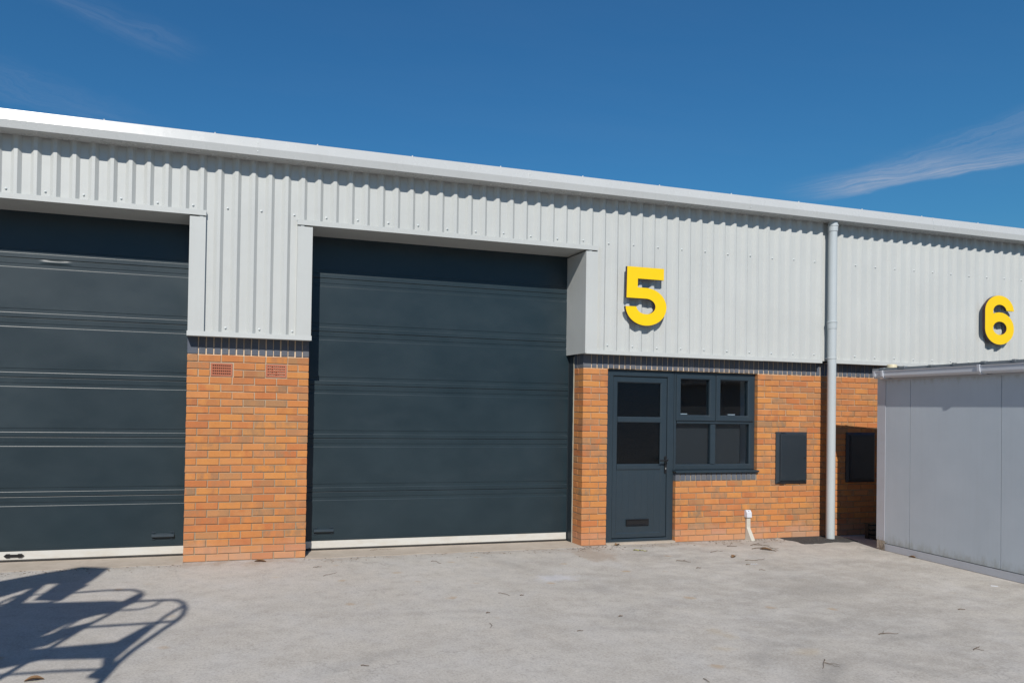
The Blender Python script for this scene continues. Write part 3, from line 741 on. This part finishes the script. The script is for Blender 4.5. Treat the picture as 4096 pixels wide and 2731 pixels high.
# interior of the office behind the window
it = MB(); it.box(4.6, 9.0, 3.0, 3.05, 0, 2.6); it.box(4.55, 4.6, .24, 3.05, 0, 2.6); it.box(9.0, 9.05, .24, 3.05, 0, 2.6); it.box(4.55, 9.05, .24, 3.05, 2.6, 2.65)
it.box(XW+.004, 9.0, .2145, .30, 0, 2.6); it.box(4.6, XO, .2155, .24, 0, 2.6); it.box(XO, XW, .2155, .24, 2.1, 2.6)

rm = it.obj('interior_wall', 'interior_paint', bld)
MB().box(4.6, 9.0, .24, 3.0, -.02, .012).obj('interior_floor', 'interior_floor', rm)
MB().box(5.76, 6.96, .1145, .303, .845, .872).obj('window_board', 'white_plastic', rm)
MB().box(XW-.004, XW+.0035, .115, .30, .875, 2.09).obj('window_reveal', 'reveal_paint', rm)
MB().box(5.78, 6.795, .116, .119, .90, 1.478).obj('pane_backing', 'pane_backing_grey', rm)  # added sheet giving the lower panes the even grey of a reflection
ds = MB(); ds.box(6.35, 7.6, .75, 1.4, .70, .73); ds.box(6.40, 6.44, .8, 1.35, .012, .70); ds.box(7.5, 7.54, .8, 1.35, .012, .70)
ds.obj('desk', 'plywood', rm)

# --- downpipe
XD, YDP, RP = 7.957, -.172, .0505
dp = MB().lathe((XD, YDP), [(RP, -.01), (RP, 2.33), (RP, 4.02)], 40).obj('downpipe', 'pipe_plastic', bld, 30)
MB().lathe((XD, YDP), [(RP+.001, 3.955), (RP+.006, 3.962), (RP+.0075, 4.022), (RP+.012, 4.026), (RP+.012, 4.042), (RP+.006, 4.047), (RP+.005, 4.086)], 40).obj('pipe_outlet', 'pipe_plastic', dp, 30)
MB().lathe((XD, YDP), [(RP+.001, 2.70), (RP+.004, 2.703), (RP+.005, 2.778), (RP+.010, 2.782), (RP+.010, 2.796), (RP+.001, 2.80)], 40).obj('pipe_socket', 'pipe_plastic', dp, 30)
MB().lathe((XD, YDP), [(RP+.001, 2.312), (RP+.004, 2.314), (RP+.004, 2.332), (RP+.001, 2.335)], 40).obj('pipe_clip', 'pipe_plastic', dp, 30)
MB().box(XD-.012, XD+.012, YDP+RP, -.02, 2.316, 2.33).obj('clip_arm', 'pipe_plastic', dp)

# ================================================================== SIGNS
def extrude_outline(name, loops, yf, yb, parent=None):
    cu = bpy.data.curves.new(name, 'CURVE'); cu.dimensions = '2D'; cu.fill_mode = 'BOTH'; cu.extrude = (yb-yf)/2
    for lp in loops:
        sp = cu.splines.new('POLY'); sp.points.add(len(lp)-1); sp.use_cyclic_u = True
        for i, (x, z) in enumerate(lp): sp.points[i].co = (x, z, 0, 1)
    co = bpy.data.objects.new('tmp_outline', cu)
    COL.objects.link(co); dg = bpy.context.evaluated_depsgraph_get(); dg.update()
    me = bpy.data.meshes.new_from_object(co.evaluated_get(dg)); bpy.data.objects.remove(co)
    me.transform(Matrix(((1, 0, 0, 0), (0, 0, -1, (yf+yb)/2), (0, 1, 0, 0), (0, 0, 0, 1))))
    return me
def split_sign(name, me, yf, label):
    root = thing(name, label, 'number sign', (sum(v.co.x for v in me.vertices)/len(me.vertices), yf+.035, min(v.co.z for v in me.vertices)))
    vs = [tuple(v.co) for v in me.vertices]
    face = MB(); side = MB()
    for p_ in me.polygons:
        isf = abs(p_.normal.y) > .7 and abs(p_.center.y-yf) < .005
        tgt = face if isf else side
        tgt.quadmesh([vs[i] for i in p_.vertices], [tuple(range(len(p_.vertices)))])
    fm = bpy.data.meshes.new('digit_face'); sm = bpy.data.meshes.new('digit_return')
    for m_, mb, mt in ((fm, face, 'sign_yellow'), (sm, side, 'sign_side')):
        m_.from_pydata([(x, y if m_ is sm else y-.0004, z) for x, y, z in mb.v], [], mb.f); m_.materials.append(MATS[mt])
        link(bpy.data.objects.new('digit_face' if m_ is fm else 'digit_return', m_), root)
    for dx in (.12, .40):
        x = min(v[0] for v in vs)+dx; z = min(v[2] for v in vs)+.07
        MB().tube([(x, yf+.034, z), (x, -.10, z)], .008, 8).obj('standoff', 'frame_steel', root)
    return root
def arc(cx, cz, ax, az, a0, a1, n=22):
    return [(cx+ax*math.cos(R(a0+(a1-a0)*i/n)), cz+az*math.sin(R(a0+(a1-a0)*i/n))) for i in range(n+1)]
YS = -.175
five = [(4.929, 3.299), (5.429, 3.299), (5.429, 3.162), (5.073, 3.162), (5.073, 3.058)]
five += arc(5.185, 2.834, .284, .2235, 90, -90, 34) + arc(5.185, 2.834, .272, .2235, 270, 181, 22)
five += arc(5.190, 2.838, .132, .092, 184, 270, 14) + arc(5.190, 2.838, .127, .092, 270, 450, 26) + [(4.923, 2.930)]
split_sign('unit_number_sign', extrude_outline('five', [five], YS, YS+.035), YS, 'raised yellow number 5 on grey cladding above the entrance door')
six = arc(10.903, 3.084, .276, .224, 4, 180, 34) + arc(10.903, 2.845, .276, .226, 180, 360, 40) + arc(10.905, 2.845, .274, .226, 3, 117, 26)
six += arc(10.908, 3.084, .128, .096, 196, 9, 24)
hole = arc(10.908, 2.849, .129, .0935, 0, 350, 35)
split_sign('unit_number_sign', extrude_outline('six', [six, hole], YS, YS+.035), YS, 'raised yellow number 6 on grey cladding at the right edge above the shed')

# ================================================================== UNITS ACROSS THE YARD (behind the viewer; added on a guess, set close to block low sky light)
opp = thing('added_opposite_unit', 'low grey industrial unit added across the yard behind the viewer to block low sky light', 'building', (2, -18, 0))
MB().box(-30, 34, -30, -18, 0, 1.8).obj('brick_base', 'terracotta', opp)
MB().box(-30.02, 34.02, -30.02, -17.95, 1.8, 4.6).obj('cladding', 'roof_sheet', opp)
MB().prism_x([(-17.4, 4.6), (-17.4, 4.9), (-24, 6.2), (-30.6, 4.9), (-30.6, 4.6)], -30.4, 34.4).obj('roof', 'trim_paint', opp)
for x in range(-26, 32, 8): MB().box(x, x+4, -17.94, -17.9, 0, 3.8).obj('roller_door', 'steel_jamb', opp)

# ================================================================== METER BOXES, CONDUIT
def meter(x0, x1, z0, z1, label):
    root = thing('meter_box', label, 'meter box', ((x0+x1)/2, -.02, z0), 'meter boxes on the brick wall')
    MB().quadmesh([(x0, .02, z0), (x1, .02, z0), (x1, .02, z1), (x0, .02, z1), (x0, -.010, z0), (x1, -.010, z0), (x1, -.010, z1), (x0, -.010, z1), (x0+.030, -.030, z0+.028), (x1-.030, -.030, z0+.028), (x1-.030, -.030, z1-.028), (x0+.030, -.030, z1-.028)],
        [(0, 1, 5, 4), (1, 2, 6, 5), (2, 3, 7, 6), (3, 0, 4, 7), (4, 5, 9, 8), (5, 6, 10, 9), (6, 7, 11, 10), (7, 4, 8, 11), (8, 9, 10, 11), (0, 3, 2, 1)]).obj('box_frame', 'meter_plastic', root)
    dr = MB(); a, b_, c_, e = x0+.045, x1-.036, z0+.040, z1-.036
    dr.quadmesh([(a, -.030, c_), (b_, -.030, c_), (b_, -.030, e), (a, -.030, e), (a+.002, -.041, c_+.002), (b_-.002, -.041, c_+.002), (b_-.002, -.041, e-.002), (a+.002, -.041, e-.002), (a+.010, -.044, c_+.010), (b_-.010, -.044, c_+.010), (b_-.010, -.044, e-.010), (a+.010, -.044, e-.010)],
        [(i, (i+1) % 4, 4+(i+1) % 4, 4+i) for i in range(4)]+[(4+i, 4+(i+1) % 4, 8+(i+1) % 4, 8+i) for i in range(4)]+[(8, 9, 10, 11)])
    do = dr.obj('box_door', 'meter_plastic', root)
    MB().tube([(b_-.03, -.043, (z0+z1)/2+.0), (b_-.03, -.0455, (z0+z1)/2)], .010, 12).obj('lock', 'black_plastic', do)
    for z_ in (z0+.012, z1-.014):
        MB().box(x0+.06, x0+.13, -.0335, -.029, z_, z_+.006).obj('hinge', 'meter_plastic', root)
meter(7.246, 7.737, .697, 1.364, 'dark grey meter box on sunlit brick left of the downpipe')
meter(8.383, 8.869, .704, 1.364, 'dark meter box in deep shade between downpipe and shed')
cd = thing('cable_conduit', 'short cream and white cable conduit against the brick wall foot', 'conduit', (6.815, -.01, 0))
MB().prism_y([(6.790, .29), (6.795, .0), (6.845, .0), (6.845, .29)], -.030, .0).obj('duct', 'conduit_plastic', cd)
MB().quadmesh([(6.788, -.031, .29), (6.838, -.031, .29), (6.836, -.033, .16), (6.786, -.033, .16), (6.805, -.095, .0), (6.862, -.095, .0), (6.790, -.0005, .29), (6.838, -.0005, .29), (6.790, -.001, .0), (6.85, -.001, .0)],
    [(0, 1, 2, 3), (3, 2, 5, 4), (0, 3, 4, 8, 6), (1, 7, 9, 5, 2), (4, 5, 9, 8)]).obj('swept_cover', 'conduit_plastic', cd)
MB().quadmesh([(6.778, .0, .285), (6.850, .0, .285), (6.850, -.048, .285), (6.778, -.048, .285), (6.778, .0, .375), (6.850, .0, .375), (6.850, -.044, .343), (6.778, -.044, .343), (6.850, -.022, .375), (6.778, -.022, .375)],
    [(0, 1, 2, 3), (3, 2, 6, 7), (7, 6, 8, 9), (9, 8, 5, 4), (0, 3, 7, 9, 4), (1, 5, 8, 6, 2)]).obj('end_cap', 'white_plastic', cd)
MB().tube([(6.812, -.036, .362), (6.812, -.040, .364)], .004, 8).obj('screw', 'black_plastic', cd)

# ================================================================== SHED
SDX, SDY = -.1096, -.9940
SH = Matrix(((SDX, -SDY*-1*-1, 0, 7.972), (SDY, .1096, 0, -.818), (0, 0, 1, 0), (0, 0, 0, 1)))
# local axes: s along the wall (towards the viewer), o outwards (towards the forecourt), z up
SH = Matrix(((SDX, -.9940, 0, 7.972), (SDY, .1096, 0, -.818), (0, 0, 1, 0), (0, 0, 0, 1)))
shed = thing('shed', 'grey panelled portable shed with white gutter at right', 'shed', (7.972, -.818, 0))
def sobj(mb, name, mt, parent=None, smooth=None): return mb.xf(SH).obj(name, mt, parent or shed, smooth)
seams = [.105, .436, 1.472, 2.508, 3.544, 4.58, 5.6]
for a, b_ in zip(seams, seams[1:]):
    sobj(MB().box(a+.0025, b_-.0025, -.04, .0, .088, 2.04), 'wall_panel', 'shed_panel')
for k, (a, b_) in enumerate(((0.0, .0), )):
    sobj(MB().box(-.012, .1035, -.10, .004, .115, 2.035), 'corner_trim', 'shed_trim')
sobj(MB().box(-.004, .098, -.09, .003, .0, .1145), 'corner_foot', 'threshold_concrete')
sobj(MB().box(.1, 5.6, -.05, .006, .004, .0795), 'plinth', 'shed_trim')
sobj(MB().box(.106, 5.6, -.06, -.0415, .0, 2.03), 'wall_core', 'near_black')
bk = MB(); bk.box(-.005, .0, -3.0, -.101, 0.05, 2.06); bk.box(5.6, 5.62, -3.0, 0, .05, 2.06); bk.box(-.005, 5.62, -3.02, -3.0, .05, 2.1)
sobj(bk, 'rear_panel', 'shed_panel')
sobj(MB().box(.11, 5.6, .0005, .013, 2.012, 2.0405), 'fascia_board', 'shed_trim')
# roof: shallow monopitch rising away from the gutter
rs = MB(); sl_ = .038
def rz(o): return 2.128-o*sl_
vs = []
for s_ in (-.035, 5.65):
    for o_, dz in ((.055, 0), (.055, .028), (-3.05, .028), (-3.05, 0)): vs.append((s_, o_, rz(o_)+dz))
rs.quadmesh(vs, [(0, 1, 2, 3), (7, 6, 5, 4), (0, 4, 5, 1), (1, 5, 6, 2), (2, 6, 7, 3), (3, 7, 4, 0)])
sroof = sobj(rs, 'roof', 'roof_felt')
# ribbed felt kerb
for i in range(18):
    s_ = .05+i*.31+rng.uniform(-.05, .05)
    sobj(MB().box(s_, s_+rng.uniform(.02, .09), .02, .060, rz(.05)+.012, rz(.05)+.028+rng.uniform(.004, .011)), 'moss_clump', 'roof_felt', sroof)
gp = [(.018, 2.118), (.016, 2.058), (.030, 2.038), (.078, 2.038), (.097, 2.060), (.099, 2.112), (.106, 2.118), (.106, 2.122), (.095, 2.122), (.093, 2.062), (.076, 2.043), (.032, 2.043), (.021, 2.060), (.021, 2.118)]
gm = MB(); n = len(gp)
gm.quadmesh([(.03, o_, z_) for o_, z_ in gp]+[(5.64, o_, z_-.012) for o_, z_ in gp], [(i, (i+1) % n, n+(i+1) % n, n+i) for i in range(n)]+[tuple(range(n-1, -1, -1)), tuple(range(n, 2*n))])
gut = sobj(gm, 'gutter', 'white_plastic')
ec = [(.012, 2.124), (.012, 2.056), (.028, 2.032), (.080, 2.032), (.101, 2.056), (.108, 2.124)]
def along_s(prof, s0, s1):
    mb = MB(); n_ = len(prof); mb.quadmesh([(s0, o_, z_) for o_, z_ in prof]+[(s1, o_, z_) for o_, z_ in prof], [(i, (i+1) % n_, n_+(i+1) % n_, n_+i) for i in range(n_)]+[tuple(range(n_-1, -1, -1)), tuple(range(n_, 2*n_))]); return mb
sobj(along_s(ec, .022, .052), 'end_cap', 'white_plastic', gut)
brk = [(.099, 2.126), (.112, 2.126), (.108, 2.058), (.083, 2.026), (.010, 2.026), (.010, 2.0365), (.078, 2.0365), (.0985, 2.058)]
for s_ in (.155, 1.325, 2.4, 3.5, 4.6):
    sobj(along_s(brk, s_-.014, s_+.014), 'gutter_bracket', 'white_plastic', gut)
    sobj(MB().box(s_-.010, s_+.06, .0135, .018, 2.015, 2.0255), 'bracket_plate', 'shed_trim', gut)
MB().lathe((8.095, -.885), [(.048, 2.10), (.048, 2.165), (.051, 2.167), (.051, 2.198), (.049, 2.203), (.044, 2.207), (.02, 2.209)], 28).obj('vent_cap', 'cream_plastic', shed, 35)

# crate in the gap behind the shed
cr = thing('slatted_crate', 'black slatted plastic crate in the dark gap behind the shed', 'crate', (8.45, -.35, 0))
def cs(a): return Matrix.Translation((8.72, -.40, 0)) @ Matrix.Rotation(a, 4, 'Z')
CM = cs(.2)
for k in range(3):
    MB().box(-.20, .20, -.215, -.200, .01+k*.062, .05+k*.062).xf(CM).obj('slat', 'black_plastic', cr)
    MB().box(-.20, .20, .200, .215, .01+k*.062, .05+k*.062).xf(CM).obj('slat', 'black_plastic', cr)
    MB().box(-.215, -.2003, -.20, .20, .01+k*.062, .05+k*.062).xf(CM).obj('slat', 'black_plastic', cr)
    MB().box(.2003, .215, -.20, .20, .01+k*.062, .05+k*.062).xf(CM).obj('slat', 'black_plastic', cr)
for sx in (-.2, .2):
    for sy in (-.2, .2):
        MB().box(sx-.02, sx+.02, sy-.02, sy+.02, .0, .19).xf(CM).obj('corner_post', 'black_plastic', cr)
MB().box(-.19, .19, -.19, .19, .004, .014).xf(CM).obj('base', 'black_plastic', cr)

# ================================================================== SHADOW CASTER beside the viewer (added, unseen; shaped to throw the ground shadow)
sti = thing('shadow_caster', 'unseen added frame of steel rails and sheets left of the view, shaped to cast the ground shadow', 'shadow caster', (-1.76, -5.6, 0))
YSA, YSB, YSC = -4.30, -3.95, -3.45
TX, TY, TZ = -.349*1.6, -1.6, .8862*1.6
def up(z): return z+TZ if z > .3 else z
def rail(pts, y, r_=.019): MB().tube([(x+TX, y+TY, up(z)) for x, z in pts], r_, 10).obj('rail', 'frame_steel', sti, 60)
def shadow_sheet(pts, y): MB().prism_y([(x+TX, z+TZ) for x, z in pts], y+TY-.010, y+TY+.010).obj('shadow_sheet', 'plywood', sti)  # flat sheets with outlines taken from the ground shadow
rail([(-1.33, 2.59), (-1.17, 2.59), (-1.03, 2.57), (-.94, 2.49), (-.86, 2.35), (-.81, 2.19), (-.80, 2.05), (-.82, 1.87), (-.83, 1.7), (-.84, 1.51), (-.83, 1.33), (-.79, 1.09), (-.78, .6), (-.78, 0)], YSA, .022)
rail([(-.90, 2.4), (-.93, 2.18), (-.92, 1.94)], YSA)
rail([(-1.41, 2.04), (-1.18, 2.04), (-.99, 2.04), (-.8, 2.05)], YSA)
rail([(-1.4, 2.38), (-1.21, 2.38), (-1.14, 2.44), (-1.14, 2.56)], YSA, .016)
rail([(-1.6, 1.3), (-1.16, 1.29), (-.83, 1.26)], YSA, .014)
rail([(-1.55, 2.59), (-1.33, 2.59)], YSA); rail([(-1.55, 0), (-1.55, 2.59)], YSA)
shadow_sheet([(-1.76, 1.65), (-1.43, 1.65), (-1.02, 1.67), (-.99, 1.84), (-.96, 2.0), (-.89, 1.9), (-.88, 1.58), (-.87, 1.4), (-.96, 1.41), (-1.33, 1.46), (-1.49, 1.37), (-1.76, 1.33)], YSA+.03)
shadow_sheet([(-.96, 1.41), (-.87, 1.4), (-.80, 1.23), (-.79, 1.07), (-.89, 1.12), (-.88, 1.25)], YSA+.055)
rail([(-1.84, 2.62), (-1.63, 2.64), (-1.41, 2.62), (-1.31, 2.54), (-1.25, 2.44), (-1.22, 2.3), (-1.25, 2.17), (-1.26, 2.01), (-1.29, 1.76), (-1.29, 1.3), (-1.29, 0)], YSB, .02)
shadow_sheet([(-2.3, 2.25), (-2.11, 2.38), (-1.82, 2.33), (-1.4, 2.3), (-1.31, 2.26), (-1.28, 2.1), (-1.25, 2.0), (-1.33, 1.97), (-1.44, 1.85), (-1.47, 1.62), (-1.51, 1.5), (-1.75, 1.45), (-2.3, 1.45)], YSB+.03)
shadow_sheet([(-1.29, 2.44), (-1.24, 2.38), (-1.22, 2.15), (-1.24, 2.01), (-1.28, 2.04), (-1.31, 2.26)], YSB+.055)
shadow_sheet([(-1.3, 1.76), (-1.27, 1.79), (-1.28, 1.59), (-1.32, 1.37), (-1.4, 1.33), (-1.7, 1.34), (-1.75, 1.44), (-1.51, 1.49), (-1.44, 1.57), (-1.37, 1.7)], YSB+.055)
rail([(-2.3, 0), (-2.3, 2.62), (-1.84, 2.62)], YSB, .02)
shadow_sheet([(-2.7, 2.4), (-2.56, 2.63), (-2.33, 2.86), (-2.11, 3.01), (-1.83, 2.94), (-1.74, 2.5), (-1.99, 2.46), (-2.09, 2.47), (-2.14, 2.37), (-2.22, 2.13), (-2.4, 2.05)], YSC+.03)
shadow_sheet([(-2.14, 2.38), (-2.09, 2.47), (-1.93, 1.94), (-2.02, 1.84), (-2.04, 1.86)], YSC+.055)
shadow_sheet([(-1.99, 2.46), (-1.74, 2.5), (-1.68, 2.16), (-1.64, 1.89), (-1.88, 1.95)], YSC+.08)
rail([(-1.72, 0), (-1.72, 2.4)], YSC); rail([(-2.5, 0), (-2.5, 2.5)], YSC); rail([(-1.72, 1.93), (-2.5, 1.93)], YSC)
for x, ya, yb in ((-1.45, YSA, YSB), (-2.3, YSB, YSC)):
    MB().tube([(x+TX, ya+TY, .12), (x+TX, yb+TY, .12)], .02, 10).obj('base_rail', 'frame_steel', sti, 60)
rail([(-.78, .12), (-1.55, .12)], YSA); rail([(-1.29, .12), (-2.3, .12)], YSB); rail([(-1.72, .12), (-2.5, .12)], YSC)

# ================================================================== TWIGS, LEAVES, LITTER
def twig(paths, label, rad=.0035, matn='twig_bark', group='twigs and leaf litter on the forecourt', cat='twig', name='twig'):
    mb = MB(); rad *= .68
    for pi, pts in enumerate(paths):
        fine = []
        for (a, b_) in zip(pts, pts[1:]):
            for k in range(3): fine.append((a[0]+(b_[0]-a[0])*k/3+rng.uniform(-.004, .004), a[1]+(b_[1]-a[1])*k/3+rng.uniform(-.004, .004)))
        fine.append(pts[-1]); nn = len(fine); r0 = rad*(1 if pi == 0 else .7)
        hs = [r0*.95+.006*abs(math.sin(i*1.3+pi)) for i in range(nn)]
        mb.tube([(x, y, hs[i]) for i, (x, y) in enumerate(fine)], [r0*(1-.55*i/nn) for i in range(nn)], 6)
    o = mb.obj(name, matn, None, 60); tag(o, label, cat, group); return o
def leaf(x, y, L, W_, ang, label, tilt=.3):
    mb = MB(); n_ = 7; top = []; 
    for i in range(n_):
        f_ = i/(n_-1); w_ = W_*math.sin(math.pi*min(.98, max(.02, f_)))**.8/2
        zc_ = .006+.014*math.sin(f_*3.1)
        for sgn in (-1, 1): top.append((L*(f_-.5), sgn*w_, zc_+.5*w_*tilt+rng.uniform(0, .003)))
        top.append((L*(f_-.5), 0, zc_*.6))
    fs = []
    for i in range(n_-1):
        a = i*3; b_ = a+3
        fs += [(a, a+2, b_+2, b_), (a+2, a+1, b_+1, b_+2)]
    k = len(top); low = [(px_, py_, max(.001, pz_-.0015)) for px_, py_, pz_ in top]
    fs2 = [tuple(i+k for i in reversed(f_)) for f_ in fs]
    mb.quadmesh(top+low, fs+fs2).xf(Matrix.Translation((x, y, 0)) @ Matrix.Rotation(ang, 4, 'Z'))
    o = mb.obj('dead_leaf', 'dead_leaf'); tag(o, label, 'leaf', 'twigs and leaf litter on the forecourt'); return o
twig([[(4.948, -.340), (5.0, -.385), (5.07, -.432)]], 'thick stick crusted with yellow lichen in front of the entrance door', .0095, 'lichen_bark')
twig([[(5.071, -.931), (5.133, -.961), (5.176, -1.037)], [(5.133, -.961), (5.207, -.907)]], 'forked brown twig a metre out from the entrance door', .005)
twig([[(5.052, -1.279), (5.095, -1.297)]], 'stubby dark twig piece just nearer than the forked twig by the door', .006)
twig([[(5.771, -.616), (5.889, -.571), (5.949, -.602)]], 'thin curved twig below the window, left of the leaf litter', .004)
twig([[(6.226, -.341), (6.335, -.383)]], 'straight dark twig near the wall, left of the conduit', .0065)
leaf(5.852, -.888, .13, .05, .6, 'curled dead leaf standing alone below the window')
twig([[(6.551, -.361), (6.758, -.270)], [(6.70, -.30), (6.72, -.45), (6.649, -.688)], [(6.62, -.35), (6.78, -.42)]], 'tangle of fine twigs nearest the conduit foot', .0055)
twig([[(6.411, -.542), (6.62, -.50), (6.60, -.62), (6.555, -.749)], [(6.56, -.55), (6.74, -.60)], [(6.5, -.60), (6.62, -.70)]], 'longer tangle of dark twigs with dead leaf, right of the conduit', .006)
leaf(6.535, -.62, .13, .06, -.9, 'brown dead leaf caught in the twig tangle by the conduit')
twig([[(5.843, -1.059), (5.952, -1.098), (6.117, -1.053)]], 'long bowed thin twig below the window sill', .0045)
twig([[(5.690, -1.248), (5.722, -1.272)]], 'tiny dark twig stub beside the white beads', .006)
twig([[(5.648, -1.477), (5.691, -1.516)]], 'short pale twig nearer than the white beads', .004)
twig([[(4.918, -3.416), (4.99, -3.413), (5.069, -3.442)], [(4.96, -3.413), (5.017, -3.371)]], 'forked reddish twig alone on the right of the open forecourt', .0042)
twig([[(4.08, -3.736), (4.017, -3.799), (3.917, -3.881)], [(4.017, -3.799), (4.039, -3.835), (4.054, -3.883)], [(4.03, -3.79), (4.09, -3.85)]], 'wiry branched twig at the bottom edge, right of centre', .003)
twig([[(5.262, -3.826), (5.308, -3.812), (5.365, -3.79)], [(5.29, -3.82), (5.31, -3.86)]], 'small crooked twig in the bottom right corner', .004)
twig([[(6.192, -3.043), (6.241, -3.069)]], 'stub of twig on the forecourt below the shed plinth', .005)
twig([[(3.072, -3.838), (3.066, -3.903)]], 'short dark twig at the very bottom edge', .004)
twig([[(2.657, -1.755), (2.699, -1.804), (2.71, -1.879)]], 'bent thin twig in front of the middle roller door', .0035)
twig([[(2.248, -2.539), (2.237, -2.608), (2.201, -2.653)]], 'thin curved twig at the middle of the forecourt', .0025)
twig([[(2.795, -2.854), (2.836, -2.863)]], 'short dark twig right of the curved twig on open concrete', .004)
twig([[(1.131, -3.166), (1.178, -3.192)]], 'dark sliver of twig at bottom left of centre', .004)
twig([[(2.476, -.436), (2.517, -.452), (2.536, -.578)]], 'hooked twig close to the threshold of the middle roller door', .004)
twig([[(1.238, -.472), (1.28, -.473), (1.324, -.467)], [(1.28, -.473), (1.30, -.44)]], 'small forked twig beside the right corner of the brick pier', .004)
twig([[(1.28, -.84), (1.36, -.80), (1.426, -.745)]], 'faint thin twig just out from the pier corner', .003)
leaf(.754, -.11, .12, .05, -.3, 'brown rotted leaf at the foot of the brick pier')
leaf(4.935, -.03, .09, .05, .5, 'crumpled leaf on the entrance doorstep')
leaf(-.725, -2.975, .10, .045, .1, 'reddish dead leaf in the ground shadow at bottom left')
leaf(7.885, -1.32, .07, .035, 1.9, 'small brown leaf lodged at the foot of the shed plinth')
wd_ = MB()
for k in range(9):
    a = rng.uniform(0, 6.28); bx_, by_ = 7.945+.02*math.cos(a), -.905+.03*math.sin(a); h_ = rng.uniform(.06, .17); lx, ly = rng.uniform(-.05, .02), rng.uniform(-.04, .04)
    wd_.tube([(bx_, by_, 0), (bx_+lx*.4, by_+ly*.4, h_*.6), (bx_+lx, by_+ly, h_)], [.0018, .0014, .0006], 5)
tag(wd_.obj('weed', 'twig_bark'), 'wisp of dry weed growing at the shed corner', 'weed')
twig([[(1.965, .214), (2.05, .27), (2.098, .25), (2.143, .228), (2.2, .25), (2.26, .21)], [(2.0, .2), (2.12, .27), (2.22, .22)]], 'knot of thin brown roots on the middle roller door threshold', .003)
for (x, y), lb_ in zip(((2.81, -1.873), (2.323, -2.293), (3.30, -2.6)), ('dark crumb beside the bent twig in front of the middle roller door', 'dark crumb alone at the centre of the forecourt', 'dark crumb on bare concrete right of centre')):
    twig([[(x, y), (x+.028, y-.008)]], lb_, .006, cat='debris', name='debris_crumb', group='dark crumbs on the open concrete')
lit = thing('litter', 'four tiny white beads in a row on the concrete below the window', 'litter', (5.80, -1.245, 0))
for k in range(4): MB().lathe((5.769+.018*k, -1.239-.004*k), [(.002, .0), (.0055, .002), (.0055, .006), (.002, .009)], 8).obj('bead', 'white_plastic', lit, 60)
pl_ = MB().prism_z([(7.36, -2.50), (7.40, -2.535), (7.405, -2.525), (7.368, -2.49)], .001, .006).obj('paper_scrap', 'white_plastic'); tag(pl_, 'scrap of white paper on the concrete near the shed', 'litter')
# fine debris gathered along the building foot
deb = MB(); r_ = random.Random(11)
for i in range(420):
    x = r_.choice([r_.uniform(-1.9, 0), r_.uniform(1.2, 4.6), r_.uniform(4.5, 7.4), r_.uniform(4.2, 4.9), r_.uniform(6.2, 7.3)]); y = -.02-abs(r_.gauss(0, .11))
    if -1.9 < x < 0 or 1.23 < x < 4.47: y -= .06
    L_ = r_.uniform(.004, .028); a = r_.uniform(0, 3.14); hw = r_.uniform(.0008, .0022)
    dx, dy = math.cos(a), math.sin(a); z_ = .0015
    vs = [(x-dx*L_/2-dy*hw, y-dy*L_/2+dx*hw, z_), (x-dx*L_/2+dy*hw, y-dy*L_/2-dx*hw, z_), (x+dx*L_/2+dy*hw, y+dy*L_/2-dx*hw, z_), (x+dx*L_/2-dy*hw, y+dy*L_/2+dx*hw, z_)]
    vs += [(p_[0], p_[1], z_+hw*1.6) for p_ in vs]
    deb.quadmesh(vs, [(0, 3, 2, 1), (4, 5, 6, 7), (0, 1, 5, 4), (1, 2, 6, 5), (2, 3, 7, 6), (3, 0, 4, 7)])
tag(deb.obj('leaf_litter', 'twig_bark'), 'fine brown leaf litter strewn along the foot of the building', 'leaf litter', kind='stuff')
